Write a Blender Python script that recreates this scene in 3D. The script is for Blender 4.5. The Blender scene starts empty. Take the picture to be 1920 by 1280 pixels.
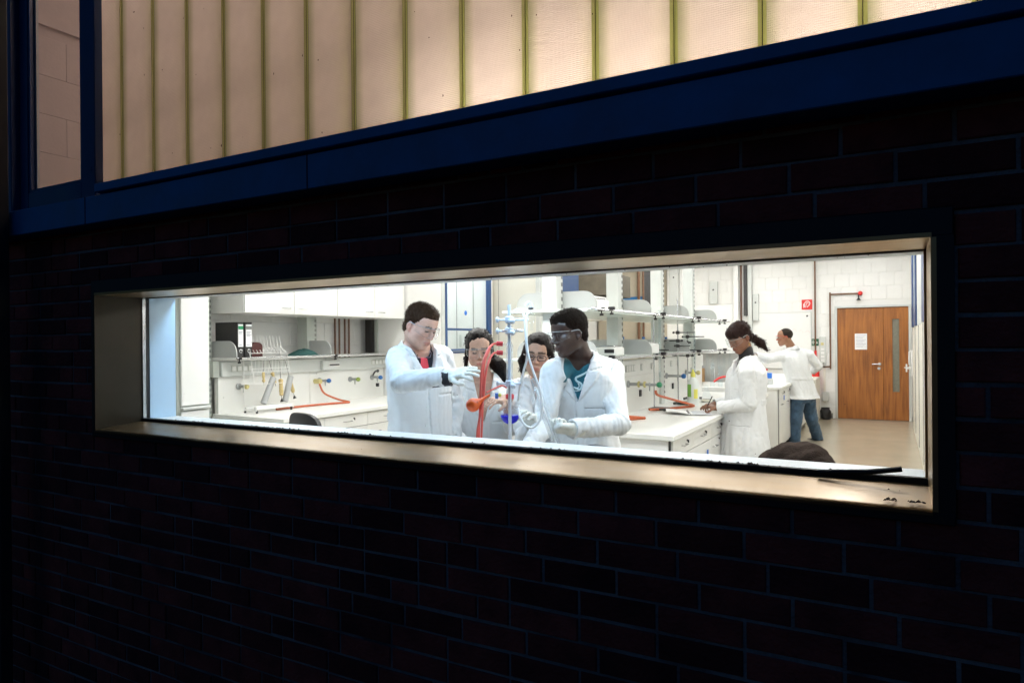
import bpy, math, random
import numpy as np
from mathutils import Vector, Matrix, Euler
R = math.radians
random.seed(11)
SC = bpy.context.scene
COL = SC.collection

# ------------------------------------------------------------------ camera
CAM_LOC = Vector((0.0, -1.955, 1.53))
YAW, PITCH, ROLL = 0.50729, -0.0005, -0.00857
cd = bpy.data.cameras.new('camera')
cd.sensor_fit = 'HORIZONTAL'; cd.sensor_width = 36.0; cd.lens = 24.0
cd.clip_start = 0.02; cd.clip_end = 500
cam = bpy.data.objects.new('camera', cd); COL.objects.link(cam)
cam.location = CAM_LOC
cam.matrix_world = Matrix.Translation(CAM_LOC) @ (Matrix.Rotation(YAW, 4, 'Z') @ Matrix.Rotation(R(90) + PITCH, 4, 'X') @ Matrix.Rotation(ROLL, 4, 'Z'))
SC.camera = cam

# ------------------------------------------------------------------ dusk sky
W = bpy.data.worlds.new('World'); SC.world = W; W.use_nodes = True
nt = W.node_tree; nt.nodes.clear()
sky = nt.nodes.new('ShaderNodeTexSky'); sky.sky_type = 'NISHITA'; sky.sun_disc = False
sky.sun_elevation = R(0.6); sky.sun_rotation = R(200); sky.air_density = 1.4; sky.ozone_density = 4.0
wb = nt.nodes.new('ShaderNodeMix'); wb.data_type = 'RGBA'; wb.blend_type = 'MULTIPLY'; wb.inputs[0].default_value = 1.0
wb.inputs[7].default_value = (0.32, 0.80, 1.15, 1)      # camera balanced for the lamps inside: the dusk reads blue
bg = nt.nodes.new('ShaderNodeBackground'); bg.inputs[1].default_value = 0.15
wo = nt.nodes.new('ShaderNodeOutputWorld')
nt.links.new(sky.outputs[0], wb.inputs[6]); nt.links.new(wb.outputs[2], bg.inputs[0]); nt.links.new(bg.outputs[0], wo.inputs[0])

# last glow of the sun below the rooftops: very weak and broad
sl = bpy.data.lights.new('sun', 'SUN'); sl.energy = 0.004; sl.angle = R(25); sl.color = (0.55, 0.72, 1.0)
so = bpy.data.objects.new('sun', sl); COL.objects.link(so); so.location = (0, -8, 12)
so.rotation_euler = (R(58), 0, R(-20))

SC.view_settings.view_transform = 'Standard'; SC.view_settings.look = 'None'
SC.view_settings.exposure = 0.0; SC.view_settings.gamma = 1.0
SC.render.engine = 'CYCLES'
cy = SC.cycles
cy.use_denoising = True
try: cy.denoiser = 'OPENIMAGEDENOISE'
except Exception: pass
cy.max_bounces = 9; cy.diffuse_bounces = 5; cy.glossy_bounces = 4; cy.transmission_bounces = 8; cy.transparent_max_bounces = 28
cy.caustics_reflective = False; cy.caustics_refractive = False
cy.sample_clamp_indirect = 8.0
cy.use_adaptive_sampling = True; cy.adaptive_threshold = 0.012

# lamp strengths (watts per square metre of diffuser, as emission)
LAMP_LAB = 29.0
LAMP_FILL = 25.0
LAMP_WARM = 19.0

# ------------------------------------------------------------------ helpers
WL = {}
def wl(o): return WL.get(o.name, Vector((0, 0, 0))) if o is not None else Vector((0, 0, 0))

def tag(o, label=None, cat=None, group=None, kind=None):
    if label: o['label'] = label
    if cat: o['category'] = cat
    if group: o['group'] = group
    if kind: o['kind'] = kind
    return o

def thing(name, label, cat, loc=(0, 0, 0), group=None):
    o = bpy.data.objects.new(name, None); COL.objects.link(o); o.empty_display_size = 0.05
    o.location = loc; WL[o.name] = Vector(loc)
    return tag(o, label, cat, group)

def link(name, me, parent=None, loc=(0, 0, 0)):
    o = bpy.data.objects.new(name, me); COL.objects.link(o); o.location = loc
    if parent is not None: o.parent = parent
    WL[o.name] = wl(parent) + Vector(loc)
    return o

class MB:
    """collects shapes in world coordinates; build() links them as one mesh object"""
    def __init__(s): s.v = []; s.f = []; s.m = []
    def add(s, vs, fs, m=0):
        b = len(s.v); s.v += [tuple(p) for p in vs]
        s.f += [tuple(i + b for i in f) for f in fs]; s.m += [m] * len(fs); return s
    def box(s, x0, x1, y0, y1, z0, z1, m=0, ch=0.0):
        if x0 > x1: x0, x1 = x1, x0
        if y0 > y1: y0, y1 = y1, y0
        if z0 > z1: z0, z1 = z1, z0
        if ch <= 0:
            vs = [(x, y, z) for x in (x0, x1) for y in (y0, y1) for z in (z0, z1)]
            return s.add(vs, [(0, 1, 3, 2), (4, 6, 7, 5), (0, 4, 5, 1), (2, 3, 7, 6), (0, 2, 6, 4), (1, 5, 7, 3)], m)
        c = min(ch, (x1 - x0) * .45, (y1 - y0) * .45, (z1 - z0) * .45)
        vs = []; idx = {}
        for i, x in enumerate((x0, x1)):
            for j, y in enumerate((y0, y1)):
                for k, z in enumerate((z0, z1)):
                    sx, sy, sz = (1, -1)[i], (1, -1)[j], (1, -1)[k]
                    idx[i, j, k, 'x'] = len(vs); vs.append((x, y + sy * c, z + sz * c))
                    idx[i, j, k, 'y'] = len(vs); vs.append((x + sx * c, y, z + sz * c))
                    idx[i, j, k, 'z'] = len(vs); vs.append((x + sx * c, y + sy * c, z))
        fs = []
        q = lambda *t: fs.append(tuple(idx[a] for a in t))
        for i in (0, 1):
            o = [(i, 0, 0, 'x'), (i, 0, 1, 'x'), (i, 1, 1, 'x'), (i, 1, 0, 'x')]; q(*(o if i == 0 else o[::-1]))
            o = [(0, i, 0, 'y'), (1, i, 0, 'y'), (1, i, 1, 'y'), (0, i, 1, 'y')]; q(*(o if i == 0 else o[::-1]))
            o = [(0, 0, i, 'z'), (0, 1, i, 'z'), (1, 1, i, 'z'), (1, 0, i, 'z')]; q(*(o if i == 0 else o[::-1]))
        for a in (0, 1):
            for b in (0, 1):
                o = [(a, b, 0, 'x'), (a, b, 0, 'y'), (a, b, 1, 'y'), (a, b, 1, 'x')]; q(*(o if (a + b) % 2 else o[::-1]))
                o = [(a, 0, b, 'x'), (a, 0, b, 'z'), (a, 1, b, 'z'), (a, 1, b, 'x')]; q(*(o[::-1] if (a + b) % 2 else o))
                o = [(0, a, b, 'y'), (0, a, b, 'z'), (1, a, b, 'z'), (1, a, b, 'y')]; q(*(o if (a + b) % 2 else o[::-1]))
        for i in (0, 1):
            for j in (0, 1):
                for k in (0, 1):
                    o = [(i, j, k, 'x'), (i, j, k, 'y'), (i, j, k, 'z')]; q(*(o if (i + j + k) % 2 == 0 else o[::-1]))
        return s.add(vs, fs, m)
    def cyl(s, p0, p1, r0, r1=None, n=14, m=0, cap=True):
        r1 = r0 if r1 is None else r1
        p0 = Vector(p0); p1 = Vector(p1); d = (p1 - p0).normalized()
        a = d.orthogonal().normalized(); b = d.cross(a)
        vs = []
        for p, r in ((p0, r0), (p1, r1)):
            for i in range(n):
                t = 2 * math.pi * i / n; vs.append(p + (a * math.cos(t) + b * math.sin(t)) * r)
        fs = [(i, (i + 1) % n, n + (i + 1) % n, n + i) for i in range(n)]
        if cap: fs += [tuple(range(n))[::-1], tuple(range(n, 2 * n))]
        return s.add(vs, fs, m)
    def tube(s, pts, r, n=8, m=0, res=6, cap=True, closed=False):
        P = [Vector(p) for p in pts]
        if res > 1 and len(P) > 2:
            Q = []
            for i in range(len(P) - 1):
                a = P[max(i - 1, 0)]; b = P[i]; c = P[i + 1]; d = P[min(i + 2, len(P) - 1)]
                for k in range(res):
                    t = k / res
                    Q.append(0.5 * ((2 * b) + (c - a) * t + (2 * a - 5 * b + 4 * c - d) * t * t + (3 * b - a - 3 * c + d) * t ** 3))
            Q.append(P[-1]); P = Q
        N = len(P); rad = r if callable(r) else (lambda t: r)
        up = None; vs = []
        for i, p in enumerate(P):
            d = (P[min(i + 1, N - 1)] - P[max(i - 1, 0)])
            if d.length < 1e-9: d = Vector((0, 0, 1))
            d.normalize()
            if up is None: up = d.orthogonal().normalized()
            up = (up - d * up.dot(d))
            if up.length < 1e-6: up = d.orthogonal()
            up.normalize(); b = d.cross(up); rr = rad(i / max(1, N - 1))
            for k in range(n):
                t = 2 * math.pi * k / n; vs.append(p + (up * math.cos(t) + b * math.sin(t)) * rr)
        fs = []
        for i in range(N - 1):
            for k in range(n):
                fs.append((i * n + k, i * n + (k + 1) % n, (i + 1) * n + (k + 1) % n, (i + 1) * n + k))
        if cap: fs += [tuple(range(n))[::-1], tuple(range((N - 1) * n, N * n))]
        return s.add(vs, fs, m)
    def lathe(s, prof, o, axis=(0, 0, 1), n=20, m=0):
        o = Vector(o); d = Vector(axis).normalized(); a = d.orthogonal().normalized(); b = d.cross(a)
        vs = []
        for r, z in prof:
            for i in range(n):
                t = 2 * math.pi * i / n; vs.append(o + d * z + (a * math.cos(t) + b * math.sin(t)) * max(r, 1e-5))
        fs = []
        for j in range(len(prof) - 1):
            for i in range(n):
                fs.append((j * n + i, j * n + (i + 1) % n, (j + 1) * n + (i + 1) % n, (j + 1) * n + i))
        return s.add(vs, fs, m)
    def sphere(s, c, r, n=14, m=0, sc=(1, 1, 1)):
        k = n // 2; vs = []; fs = []
        for j in range(k + 1):
            ph = math.pi * j / k - math.pi / 2
            for i in range(n):
                t = 2 * math.pi * i / n
                vs.append((c[0] + r * sc[0] * math.cos(ph) * math.cos(t), c[1] + r * sc[1] * math.cos(ph) * math.sin(t), c[2] + r * sc[2] * math.sin(ph)))
        for j in range(k):
            for i in range(n): fs.append((j * n + i, j * n + (i + 1) % n, (j + 1) * n + (i + 1) % n, (j + 1) * n + i))
        return s.add(vs, fs, m)
    def prism(s, poly, axis, d0, d1, m=0):
        """poly: 2D outline; axis 'x': (y,z), 'y': (x,z), 'z': (x,y)"""
        def P(p, d): return {'x': (d, p[0], p[1]), 'y': (p[0], d, p[1]), 'z': (p[0], p[1], d)}[axis]
        n = len(poly); vs = [P(p, d0) for p in poly] + [P(p, d1) for p in poly]
        fs = [tuple(range(n)), tuple(range(n, 2 * n))[::-1]] + [(i, n + i, n + (i + 1) % n, (i + 1) % n) for i in range(n)]
        return s.add(vs, fs, m)
    def mesh(s, name, mats, off=Vector((0, 0, 0)), smooth=True):
        me = bpy.data.meshes.new(name)
        me.from_pydata([(p[0] - off[0], p[1] - off[1], p[2] - off[2]) for p in s.v], [], s.f)
        if not isinstance(mats, (list, tuple)): mats = [mats]
        for m in mats: me.materials.append(m)
        if len(mats) > 1: me.polygons.foreach_set('material_index', s.m)
        me.validate()
        import bmesh
        b = bmesh.new(); b.from_mesh(me); bmesh.ops.recalc_face_normals(b, faces=b.faces); b.to_mesh(me); b.free()
        if smooth:
            me.polygons.foreach_set('use_smooth', [True] * len(me.polygons)); me.set_sharp_from_angle(angle=R(38))
        me.update(); return me
    def build(s, name, mats, parent=None, label=None, cat=None, group=None, kind=None, smooth=True):
        o = link(name, s.mesh(name, mats, wl(parent), smooth), parent)
        return tag(o, label, cat, group, kind)

def BX(*a, **k): return MB().box(*a, **k)

# ------------------------------------------------------------------ materials
MATS = {}
def mat(name, col, rough=0.5, metal=0.0, var=0.0, vscale=8.0, bump=0.0, bscale=40.0, spec=0.5, coat=0.0, stretch=None, emit=None, estr=0.0, trans=0.0, sheen=0.0, rvar=0.0, sss=0.0, island=0.0, alpha=None):
    m = bpy.data.materials.new(name); m.use_nodes = True
    t = m.node_tree; b = t.nodes['Principled BSDF']; L = t.links.new
    c = tuple(col) + (1,)
    b.inputs['Base Color'].default_value = c; b.inputs['Roughness'].default_value = rough; b.inputs['Metallic'].default_value = metal
    b.inputs['Specular IOR Level'].default_value = spec; b.inputs['Coat Weight'].default_value = coat
    b.inputs['Transmission Weight'].default_value = trans; b.inputs['Sheen Weight'].default_value = sheen
    if sss: b.inputs['Subsurface Weight'].default_value = sss; b.inputs['Subsurface Radius'].default_value = (.012, .004, .002); b.inputs['Subsurface Scale'].default_value = 0.5
    if emit: b.inputs['Emission Color'].default_value = tuple(emit) + (1,); b.inputs['Emission Strength'].default_value = estr
    src = None
    if var or bump or rvar:
        tc = t.nodes.new('ShaderNodeTexCoord'); mp = t.nodes.new('ShaderNodeMapping'); L(tc.outputs['Object'], mp.inputs[0])
        if stretch: mp.inputs['Scale'].default_value = stretch
        oi = t.nodes.new('ShaderNodeObjectInfo'); vm = t.nodes.new('ShaderNodeVectorMath'); vm.operation = 'SCALE'
        cb = t.nodes.new('ShaderNodeCombineXYZ')
        for i in range(3): L(oi.outputs['Random'], cb.inputs[i])
        L(cb.outputs[0], vm.inputs[0]); vm.inputs[3].default_value = 37.0
        ad = t.nodes.new('ShaderNodeVectorMath'); L(mp.outputs[0], ad.inputs[0]); L(vm.outputs[0], ad.inputs[1]); vec = ad.outputs[0]
    if var or rvar:
        nz = t.nodes.new('ShaderNodeTexNoise'); nz.inputs['Scale'].default_value = vscale; nz.inputs['Detail'].default_value = 6; nz.inputs['Roughness'].default_value = 0.6
        L(vec, nz.inputs['Vector'])
    if var:
        mr = t.nodes.new('ShaderNodeMapRange'); mr.inputs[1].default_value = 0.3; mr.inputs[2].default_value = 0.7
        mr.inputs[3].default_value = 1 - var; mr.inputs[4].default_value = 1 + var * .55; L(nz.outputs[0], mr.inputs[0])
        fac = mr.outputs[0]
        if island:
            gi = t.nodes.new('ShaderNodeNewGeometry'); s1 = t.nodes.new('ShaderNodeMath'); s1.operation = 'ADD'; L(gi.outputs['Random Per Island'], s1.inputs[0]); L(oi.outputs['Random'], s1.inputs[1])
            s2 = t.nodes.new('ShaderNodeMath'); s2.operation = 'FRACT'; L(s1.outputs[0], s2.inputs[0])
            s3 = t.nodes.new('ShaderNodeMapRange'); s3.inputs[3].default_value = 1 - island; s3.inputs[4].default_value = 1 + island * .6; L(s2.outputs[0], s3.inputs[0])
            s4 = t.nodes.new('ShaderNodeMath'); s4.operation = 'MULTIPLY'; L(fac, s4.inputs[0]); L(s3.outputs[0], s4.inputs[1]); fac = s4.outputs[0]
        hm = t.nodes.new('ShaderNodeVectorMath'); hm.operation = 'SCALE'; hm.inputs[0].default_value = col; L(fac, hm.inputs[3])
        L(hm.outputs[0], b.inputs['Base Color'])
    if rvar:
        m2 = t.nodes.new('ShaderNodeMapRange'); m2.inputs[1].default_value = .3; m2.inputs[2].default_value = .7
        m2.inputs[3].default_value = max(.02, rough - rvar); m2.inputs[4].default_value = min(1, rough + rvar); L(nz.outputs[0], m2.inputs[0]); L(m2.outputs[0], b.inputs['Roughness'])
    if bump:
        n2 = t.nodes.new('ShaderNodeTexNoise'); n2.inputs['Scale'].default_value = bscale; n2.inputs['Detail'].default_value = 5; L(vec, n2.inputs['Vector'])
        bp = t.nodes.new('ShaderNodeBump'); bp.inputs['Strength'].default_value = bump; bp.inputs['Distance'].default_value = 0.01; L(n2.outputs[0], bp.inputs['Height']); L(bp.outputs[0], b.inputs['Normal'])
    MATS[name] = m; return m

def thin_glass(name, tint=(1, 1, 1), refl=1.0, ior=1.45, haze=0.0):
    m = bpy.data.materials.new(name); m.use_nodes = True; t = m.node_tree; t.nodes.clear(); L = t.links.new
    tr = t.nodes.new('ShaderNodeBsdfTransparent'); tr.inputs[0].default_value = tuple(tint) + (1,)
    gl = t.nodes.new('ShaderNodeBsdfGlossy'); gl.inputs['Roughness'].default_value = 0.02
    fr = t.nodes.new('ShaderNodeFresnel'); fr.inputs[0].default_value = ior
    ge = t.nodes.new('ShaderNodeNewGeometry'); mi = t.nodes.new('ShaderNodeMapRange')      # same reflectance on both faces of the thin sheet
    mi.inputs[3].default_value = ior; mi.inputs[4].default_value = 1 / ior; L(ge.outputs['Backfacing'], mi.inputs[0]); L(mi.outputs[0], fr.inputs[0])
    mu = t.nodes.new('ShaderNodeMath'); mu.operation = 'MULTIPLY'; mu.inputs[1].default_value = refl; L(fr.outputs[0], mu.inputs[0])
    mx = t.nodes.new('ShaderNodeMixShader'); L(mu.outputs[0], mx.inputs[0]); L(tr.outputs[0], mx.inputs[1]); L(gl.outputs[0], mx.inputs[2])
    out = t.nodes.new('ShaderNodeOutputMaterial'); last = mx.outputs[0]
    if haze:
        df = t.nodes.new('ShaderNodeBsdfDiffuse'); df.inputs[0].default_value = (.9, .93, .95, 1)
        m2 = t.nodes.new('ShaderNodeMixShader'); m2.inputs[0].default_value = haze; L(last, m2.inputs[1]); L(df.outputs[0], m2.inputs[2]); last = m2.outputs[0]
    L(last, out.inputs[0]); MATS[name] = m; return m

def emitter(name, col, s):
    m = bpy.data.materials.new(name); m.use_nodes = True; t = m.node_tree; t.nodes.clear()
    e = t.nodes.new('ShaderNodeEmission'); e.inputs[0].default_value = tuple(col) + (1,); e.inputs[1].default_value = s
    o = t.nodes.new('ShaderNodeOutputMaterial'); t.links.new(e.outputs[0], o.inputs[0]); MATS[name] = m; return m

M = MATS
mat('brick', (.27, .050, .035), .85, var=.5, vscale=7, bump=.8, bscale=70, island=.6)
mat('mortar', (.25, .25, .245), .95, var=.75, vscale=3.1, bump=.9, bscale=90)
mat('blue_steel', (.010, .19, .46), .45, var=.32, vscale=4.0, bump=.06, bscale=120, rvar=.1)
mat('blue_frame', (.010, .060, .19), .35, var=.12, vscale=5, rvar=.08)
mat('black_steel', (.010, .010, .012), .5, var=.2, vscale=12, bump=.08, bscale=200)
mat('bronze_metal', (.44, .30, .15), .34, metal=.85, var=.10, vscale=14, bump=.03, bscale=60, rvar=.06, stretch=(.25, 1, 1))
mat('shaded_bronze', (.034, .029, .021), .42, metal=.8, var=.12, vscale=9, bump=.03, bscale=60)  # the reveal bronze darkened: shade of the left jamb put into its colour
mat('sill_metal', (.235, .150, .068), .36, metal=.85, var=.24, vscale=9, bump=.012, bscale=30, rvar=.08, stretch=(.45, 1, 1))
mat('rubber', (.006, .006, .006), .6, bump=.1, bscale=120)
mat('post_grey', (.035, .04, .042), .5, var=.2)
mat('white_paint', (.80, .80, .78), .55, var=.04, vscale=3, bump=.08, bscale=150)
mat('white_block', (.83, .825, .80), .7, var=.03, vscale=6, bump=.15, bscale=60, island=.025)
mat('block_joint', (.76, .755, .73), .9, bump=.2, bscale=120)
mat('cream_paint', (.72, .70, .62), .6, var=.05, vscale=3)
mat('laminate', (.80, .80, .77), .38, var=.035, vscale=3, bump=.02, bscale=300)
mat('laminate_edge', (.56, .57, .52), .45, var=.05)
mat('cabinet_white', (.82, .82, .80), .35, var=.03, vscale=2.5)
mat('grey_green', (.44, .47, .43), .45, var=.06, vscale=4)
mat('light_grey', (.60, .62, .60), .45, var=.04)
mat('dark_gap', (.03, .03, .03), .8)
mat('steel', (.52, .53, .54), .26, metal=1.0, var=.1, vscale=30)
mat('chrome', (.78, .79, .80), .18, metal=.7)
mat('black_plastic', (.012, .012, .013), .42, bump=.05, bscale=300)
mat('dark_grey_metal', (.045, .045, .045), .5, var=.3, vscale=25, bump=.2, bscale=120)
mat('copper_pipe', (.20, .105, .06), .4, metal=.5, var=.2, vscale=15)
mat('red_paint', (.70, .02, .015), .35)
mat('green_sign', (.010, .13, .06), .5)
mat('linoleum', (.40, .35, .26), .24, var=.05, vscale=2.5, bump=.012, bscale=40, rvar=.03)
mat('ceiling_white', (.78, .78, .76), .8, bump=.2, bscale=120)
mat('gallery_white', (.72, .62, .55), .8, var=.05, bump=.15, bscale=60)
mat('asphalt', (.05, .05, .05), .9, var=.3, vscale=25, bump=.6, bscale=120)
mat('dead_leaf', (.055, .028, .014), .8, var=.5, vscale=60, bump=.4, bscale=200, island=.7)
thin_glass('pane_glass', (.985, .99, .985), .55, haze=0.0)
thin_glass('clear_pane', (.97, .98, .97), .6)
thin_glass('lab_glass', (.965, .985, .99), .55, 1.45, haze=.018)
thin_glass('tube_glass', (.95, .97, .98), .7, 1.45, haze=.22)
thin_glass('plastic_lens', (.97, .975, .98), 1.0, 1.5, haze=.05)
emitter('lamp_lab', (1.0, .99, .975), LAMP_LAB)
emitter('lamp_fill', (.50, .74, 1.0), LAMP_FILL)
emitter('lamp_hood_fill', (.78, .90, 1.0), 14.0)
emitter('lamp_warm', (1.0, .80, .68), LAMP_WARM)
emitter('lamp_gallery', (1.0, .75, .67), 4.4)

# channel glass: a translucent, faintly ribbed cast plank
def channel_glass():
    m = bpy.data.materials.new('channel_glass'); m.use_nodes = True; t = m.node_tree; t.nodes.clear(); L = t.links.new
    tc = t.nodes.new('ShaderNodeTexCoord'); mp = t.nodes.new('ShaderNodeMapping'); mp.inputs['Scale'].default_value = (1, 1, 1); L(tc.outputs['Object'], mp.inputs[0])
    w1 = t.nodes.new('ShaderNodeTexWave'); w1.wave_type = 'BANDS'; w1.bands_direction = 'X'; w1.inputs['Scale'].default_value = 62; w1.inputs['Distortion'].default_value = .4; L(mp.outputs[0], w1.inputs[0])
    w2 = t.nodes.new('ShaderNodeTexWave'); w2.wave_type = 'BANDS'; w2.bands_direction = 'Z'; w2.inputs['Scale'].default_value = 46; w2.inputs['Distortion'].default_value = 1.4; w2.inputs['Detail Scale'].default_value = .6; L(mp.outputs[0], w2.inputs[0])
    nz = t.nodes.new('ShaderNodeTexNoise'); nz.inputs['Scale'].default_value = 240; nz.inputs['Detail'].default_value = 3; L(mp.outputs[0], nz.inputs['Vector'])
    a1 = t.nodes.new('ShaderNodeMath'); a1.operation = 'ADD'; L(w1.outputs['Fac'], a1.inputs[0]); L(w2.outputs['Fac'], a1.inputs[1])
    a2 = t.nodes.new('ShaderNodeMath'); a2.operation = 'MULTIPLY_ADD'; L(nz.outputs[0], a2.inputs[0]); a2.inputs[1].default_value = 1.6; L(a1.outputs[0], a2.inputs[2])
    bp = t.nodes.new('ShaderNodeBump'); bp.inputs['Strength'].default_value = .28; bp.inputs['Distance'].default_value = .004; L(a2.outputs[0], bp.inputs['Height'])
    mr = t.nodes.new('ShaderNodeMapRange'); mr.inputs[1].default_value = .6; mr.inputs[2].default_value = 3.0; mr.inputs[3].default_value = .90; mr.inputs[4].default_value = 1.04; L(a2.outputs[0], mr.inputs[0])
    n3 = t.nodes.new('ShaderNodeTexNoise'); n3.inputs['Scale'].default_value = 3.5; n3.inputs['Detail'].default_value = 5; L(mp.outputs[0], n3.inputs['Vector'])
    m3 = t.nodes.new('ShaderNodeMapRange'); m3.inputs[1].default_value = .3; m3.inputs[2].default_value = .7; m3.inputs[3].default_value = .84; m3.inputs[4].default_value = 1.08; L(n3.outputs[0], m3.inputs[0])
    mm = t.nodes.new('ShaderNodeMath'); mm.operation = 'MULTIPLY'; L(mr.outputs[0], mm.inputs[0]); L(m3.outputs[0], mm.inputs[1])
    cs = t.nodes.new('ShaderNodeVectorMath'); cs.operation = 'SCALE'; cs.inputs[0].default_value = (.82, .78, .74); L(mm.outputs[0], cs.inputs[3])
    sx = t.nodes.new('ShaderNodeSeparateXYZ'); L(tc.outputs['Object'], sx.inputs[0])           # flange showing through is painted as green-grey bands along the edges
    cr = t.nodes.new('ShaderNodeValToRGB'); mx0 = t.nodes.new('ShaderNodeMapRange'); mx0.inputs[1].default_value = -.13; mx0.inputs[2].default_value = .13; L(sx.outputs[0], mx0.inputs[0]); L(mx0.outputs[0], cr.inputs[0])
    e = cr.color_ramp.elements; e[0].position = .03; e[0].color = (.66, .72, .56, 1); e[1].position = .97; e[1].color = (.86, .88, .78, 1)
    for ps, cc in ((.09, (.74, .78, .66, 1)), (.20, (1, 1, 1, 1)), (.93, (1, 1, 1, 1))):
        ne = e.new(ps); ne.color = cc
    mg = t.nodes.new('ShaderNodeVectorMath'); mg.operation = 'MULTIPLY'; L(cs.outputs[0], mg.inputs[0]); L(cr.outputs[0], mg.inputs[1]); cs = mg
    tl = t.nodes.new('ShaderNodeBsdfTranslucent'); L(cs.outputs[0], tl.inputs[0]); L(bp.outputs[0], tl.inputs['Normal'])
    gl = t.nodes.new('ShaderNodeBsdfGlossy'); gl.inputs['Roughness'].default_value = .25; L(bp.outputs[0], gl.inputs['Normal'])
    fr = t.nodes.new('ShaderNodeFresnel'); fr.inputs[0].default_value = 1.35
    mx = t.nodes.new('ShaderNodeMixShader'); L(fr.outputs[0], mx.inputs[0]); L(tl.outputs[0], mx.inputs[1]); L(gl.outputs[0], mx.inputs[2])
    o = t.nodes.new('ShaderNodeOutputMaterial'); L(mx.outputs[0], o.inputs[0]); M['channel_glass'] = m
    m = bpy.data.materials.new('green_glass_edge'); m.use_nodes = True; t = m.node_tree; t.nodes.clear(); L = t.links.new
    tl = t.nodes.new('ShaderNodeBsdfTranslucent'); tl.inputs[0].default_value = (.58, .62, .26, 1)
    df = t.nodes.new('ShaderNodeBsdfDiffuse'); df.inputs[0].default_value = (.20, .25, .12, 1)
    gl = t.nodes.new('ShaderNodeBsdfGlossy'); gl.inputs['Roughness'].default_value = .15
    mx = t.nodes.new('ShaderNodeMixShader'); mx.inputs[0].default_value = .15; L(tl.outputs[0], mx.inputs[1]); L(df.outputs[0], mx.inputs[2])
    m2 = t.nodes.new('ShaderNodeMixShader'); m2.inputs[0].default_value = .10; L(mx.outputs[0], m2.inputs[1]); L(gl.outputs[0], m2.inputs[2])
    o = t.nodes.new('ShaderNodeOutputMaterial'); L(m2.outputs[0], o.inputs[0]); M['green_glass_edge'] = m
channel_glass()
def clear_mat(name, tint):
    m = bpy.data.materials.new(name); m.use_nodes = True; t = m.node_tree; t.nodes.clear()
    a = t.nodes.new('ShaderNodeBsdfTransparent'); a.inputs[0].default_value = tuple(tint) + (1,)
    o = t.nodes.new('ShaderNodeOutputMaterial'); t.links.new(a.outputs[0], o.inputs[0]); M[name] = m
clear_mat('glass_back', (.97, .98, .96)); clear_mat('glass_side_green', (.90, .93, .74))

def wood():
    m = bpy.data.materials.new('door_wood'); m.use_nodes = True; t = m.node_tree; b = t.nodes['Principled BSDF']; L = t.links.new
    tc = t.nodes.new('ShaderNodeTexCoord'); mp = t.nodes.new('ShaderNodeMapping'); mp.inputs['Scale'].default_value = (9, 9, .55); L(tc.outputs['Object'], mp.inputs[0])
    nz = t.nodes.new('ShaderNodeTexNoise'); nz.inputs['Scale'].default_value = 3.2; nz.inputs['Detail'].default_value = 8; nz.inputs['Distortion'].default_value = .6; L(mp.outputs[0], nz.inputs['Vector'])
    n2 = t.nodes.new('ShaderNodeTexNoise'); n2.inputs['Scale'].default_value = 1.3; n2.inputs['Detail'].default_value = 4; L(tc.outputs['Object'], n2.inputs['Vector'])
    ad = t.nodes.new('ShaderNodeMath'); ad.operation = 'MULTIPLY_ADD'; L(n2.outputs[0], ad.inputs[0]); ad.inputs[1].default_value = .6; L(nz.outputs[0], ad.inputs[2])
    cr = t.nodes.new('ShaderNodeValToRGB'); L(ad.outputs[0], cr.inputs[0])
    e = cr.color_ramp.elements; e[0].position = .55; e[0].color = (.19, .060, .010, 1); e[1].position = 1.05; e[1].color = (.42, .150, .030, 1)
    L(cr.outputs[0], b.inputs['Base Color']); b.inputs['Roughness'].default_value = .42; M['door_wood'] = m
wood()
# ================================================================== EXTERIOR
OX0, OX1, OZ0, OZ1 = -3.446, 0.085, 1.108, 1.774      # clear opening of the strip window
YG, YI = 0.26, 0.43                                    # glass plane, inner wall face
BZ0, BZ1 = -0.50, 2.20

tag(BX(-40, 40, -40, 0.02, -0.62, -0.50).build('ground', M['asphalt']), kind='structure')

# gravel strip along the foot of the wall
rb = MB()
rg = random.Random(5)
for i in range(1500):
    x = rg.uniform(-6.2, -2.6); y = rg.uniform(-.75, -.05); r = rg.uniform(.010, .026); z = -.5 + r * .5
    a = [(x + r * rg.uniform(.6, 1.1) * math.cos(t), y + r * rg.uniform(.6, 1.1) * math.sin(t), z) for t in (0, 1.6, 3.1, 4.7)]
    rb.add(a + [(x, y, z + r * .7)], [(0, 1, 4), (1, 2, 4), (2, 3, 4), (3, 0, 4)])
rb.build('gravel', M['post_grey'], kind='stuff', label='dark gravel strip along the foot of the brick wall')

# ---- brick wall
wall = thing('brick_wall', 'dark red brick wall with pale mortar around the strip window', 'wall', (-1.7, 0, BZ0))
mb = MB()
for a in ((-6.6, OX0 - .035, BZ0, BZ1), (OX1 + .05, 2.6, BZ0, BZ1), (OX0 - .035, OX1 + .05, BZ0, OZ0 - .035), (OX0 - .035, OX1 + .05, OZ1 + .075, BZ1)):
    mb.box(a[0], a[1], .017, .235, a[2], a[3])
mb.build('mortar', M['mortar'], wall)
CH, BL, JT = .08333, .25, .0105
def brick_mesh(w):
    b = MB(); h = (CH - JT) / 2; hw = w / 2; c = .003
    v = [(-hw, .05, -h), (hw, .05, -h), (hw, .05, h), (-hw, .05, h), (-hw, c, -h), (hw, c, -h), (hw, c, h), (-hw, c, h),
         (-hw + c, 0, -h + c), (hw - c, 0, -h + c), (hw - c, 0, h - c), (-hw + c, 0, h - c)]
    b.add(v, [(0, 4, 5, 1), (1, 5, 6, 2), (2, 6, 7, 3), (3, 7, 4, 0), (4, 8, 9, 5), (5, 9, 10, 6), (6, 10, 11, 7), (7, 11, 8, 4), (8, 11, 10, 9)])
    return b
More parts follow.
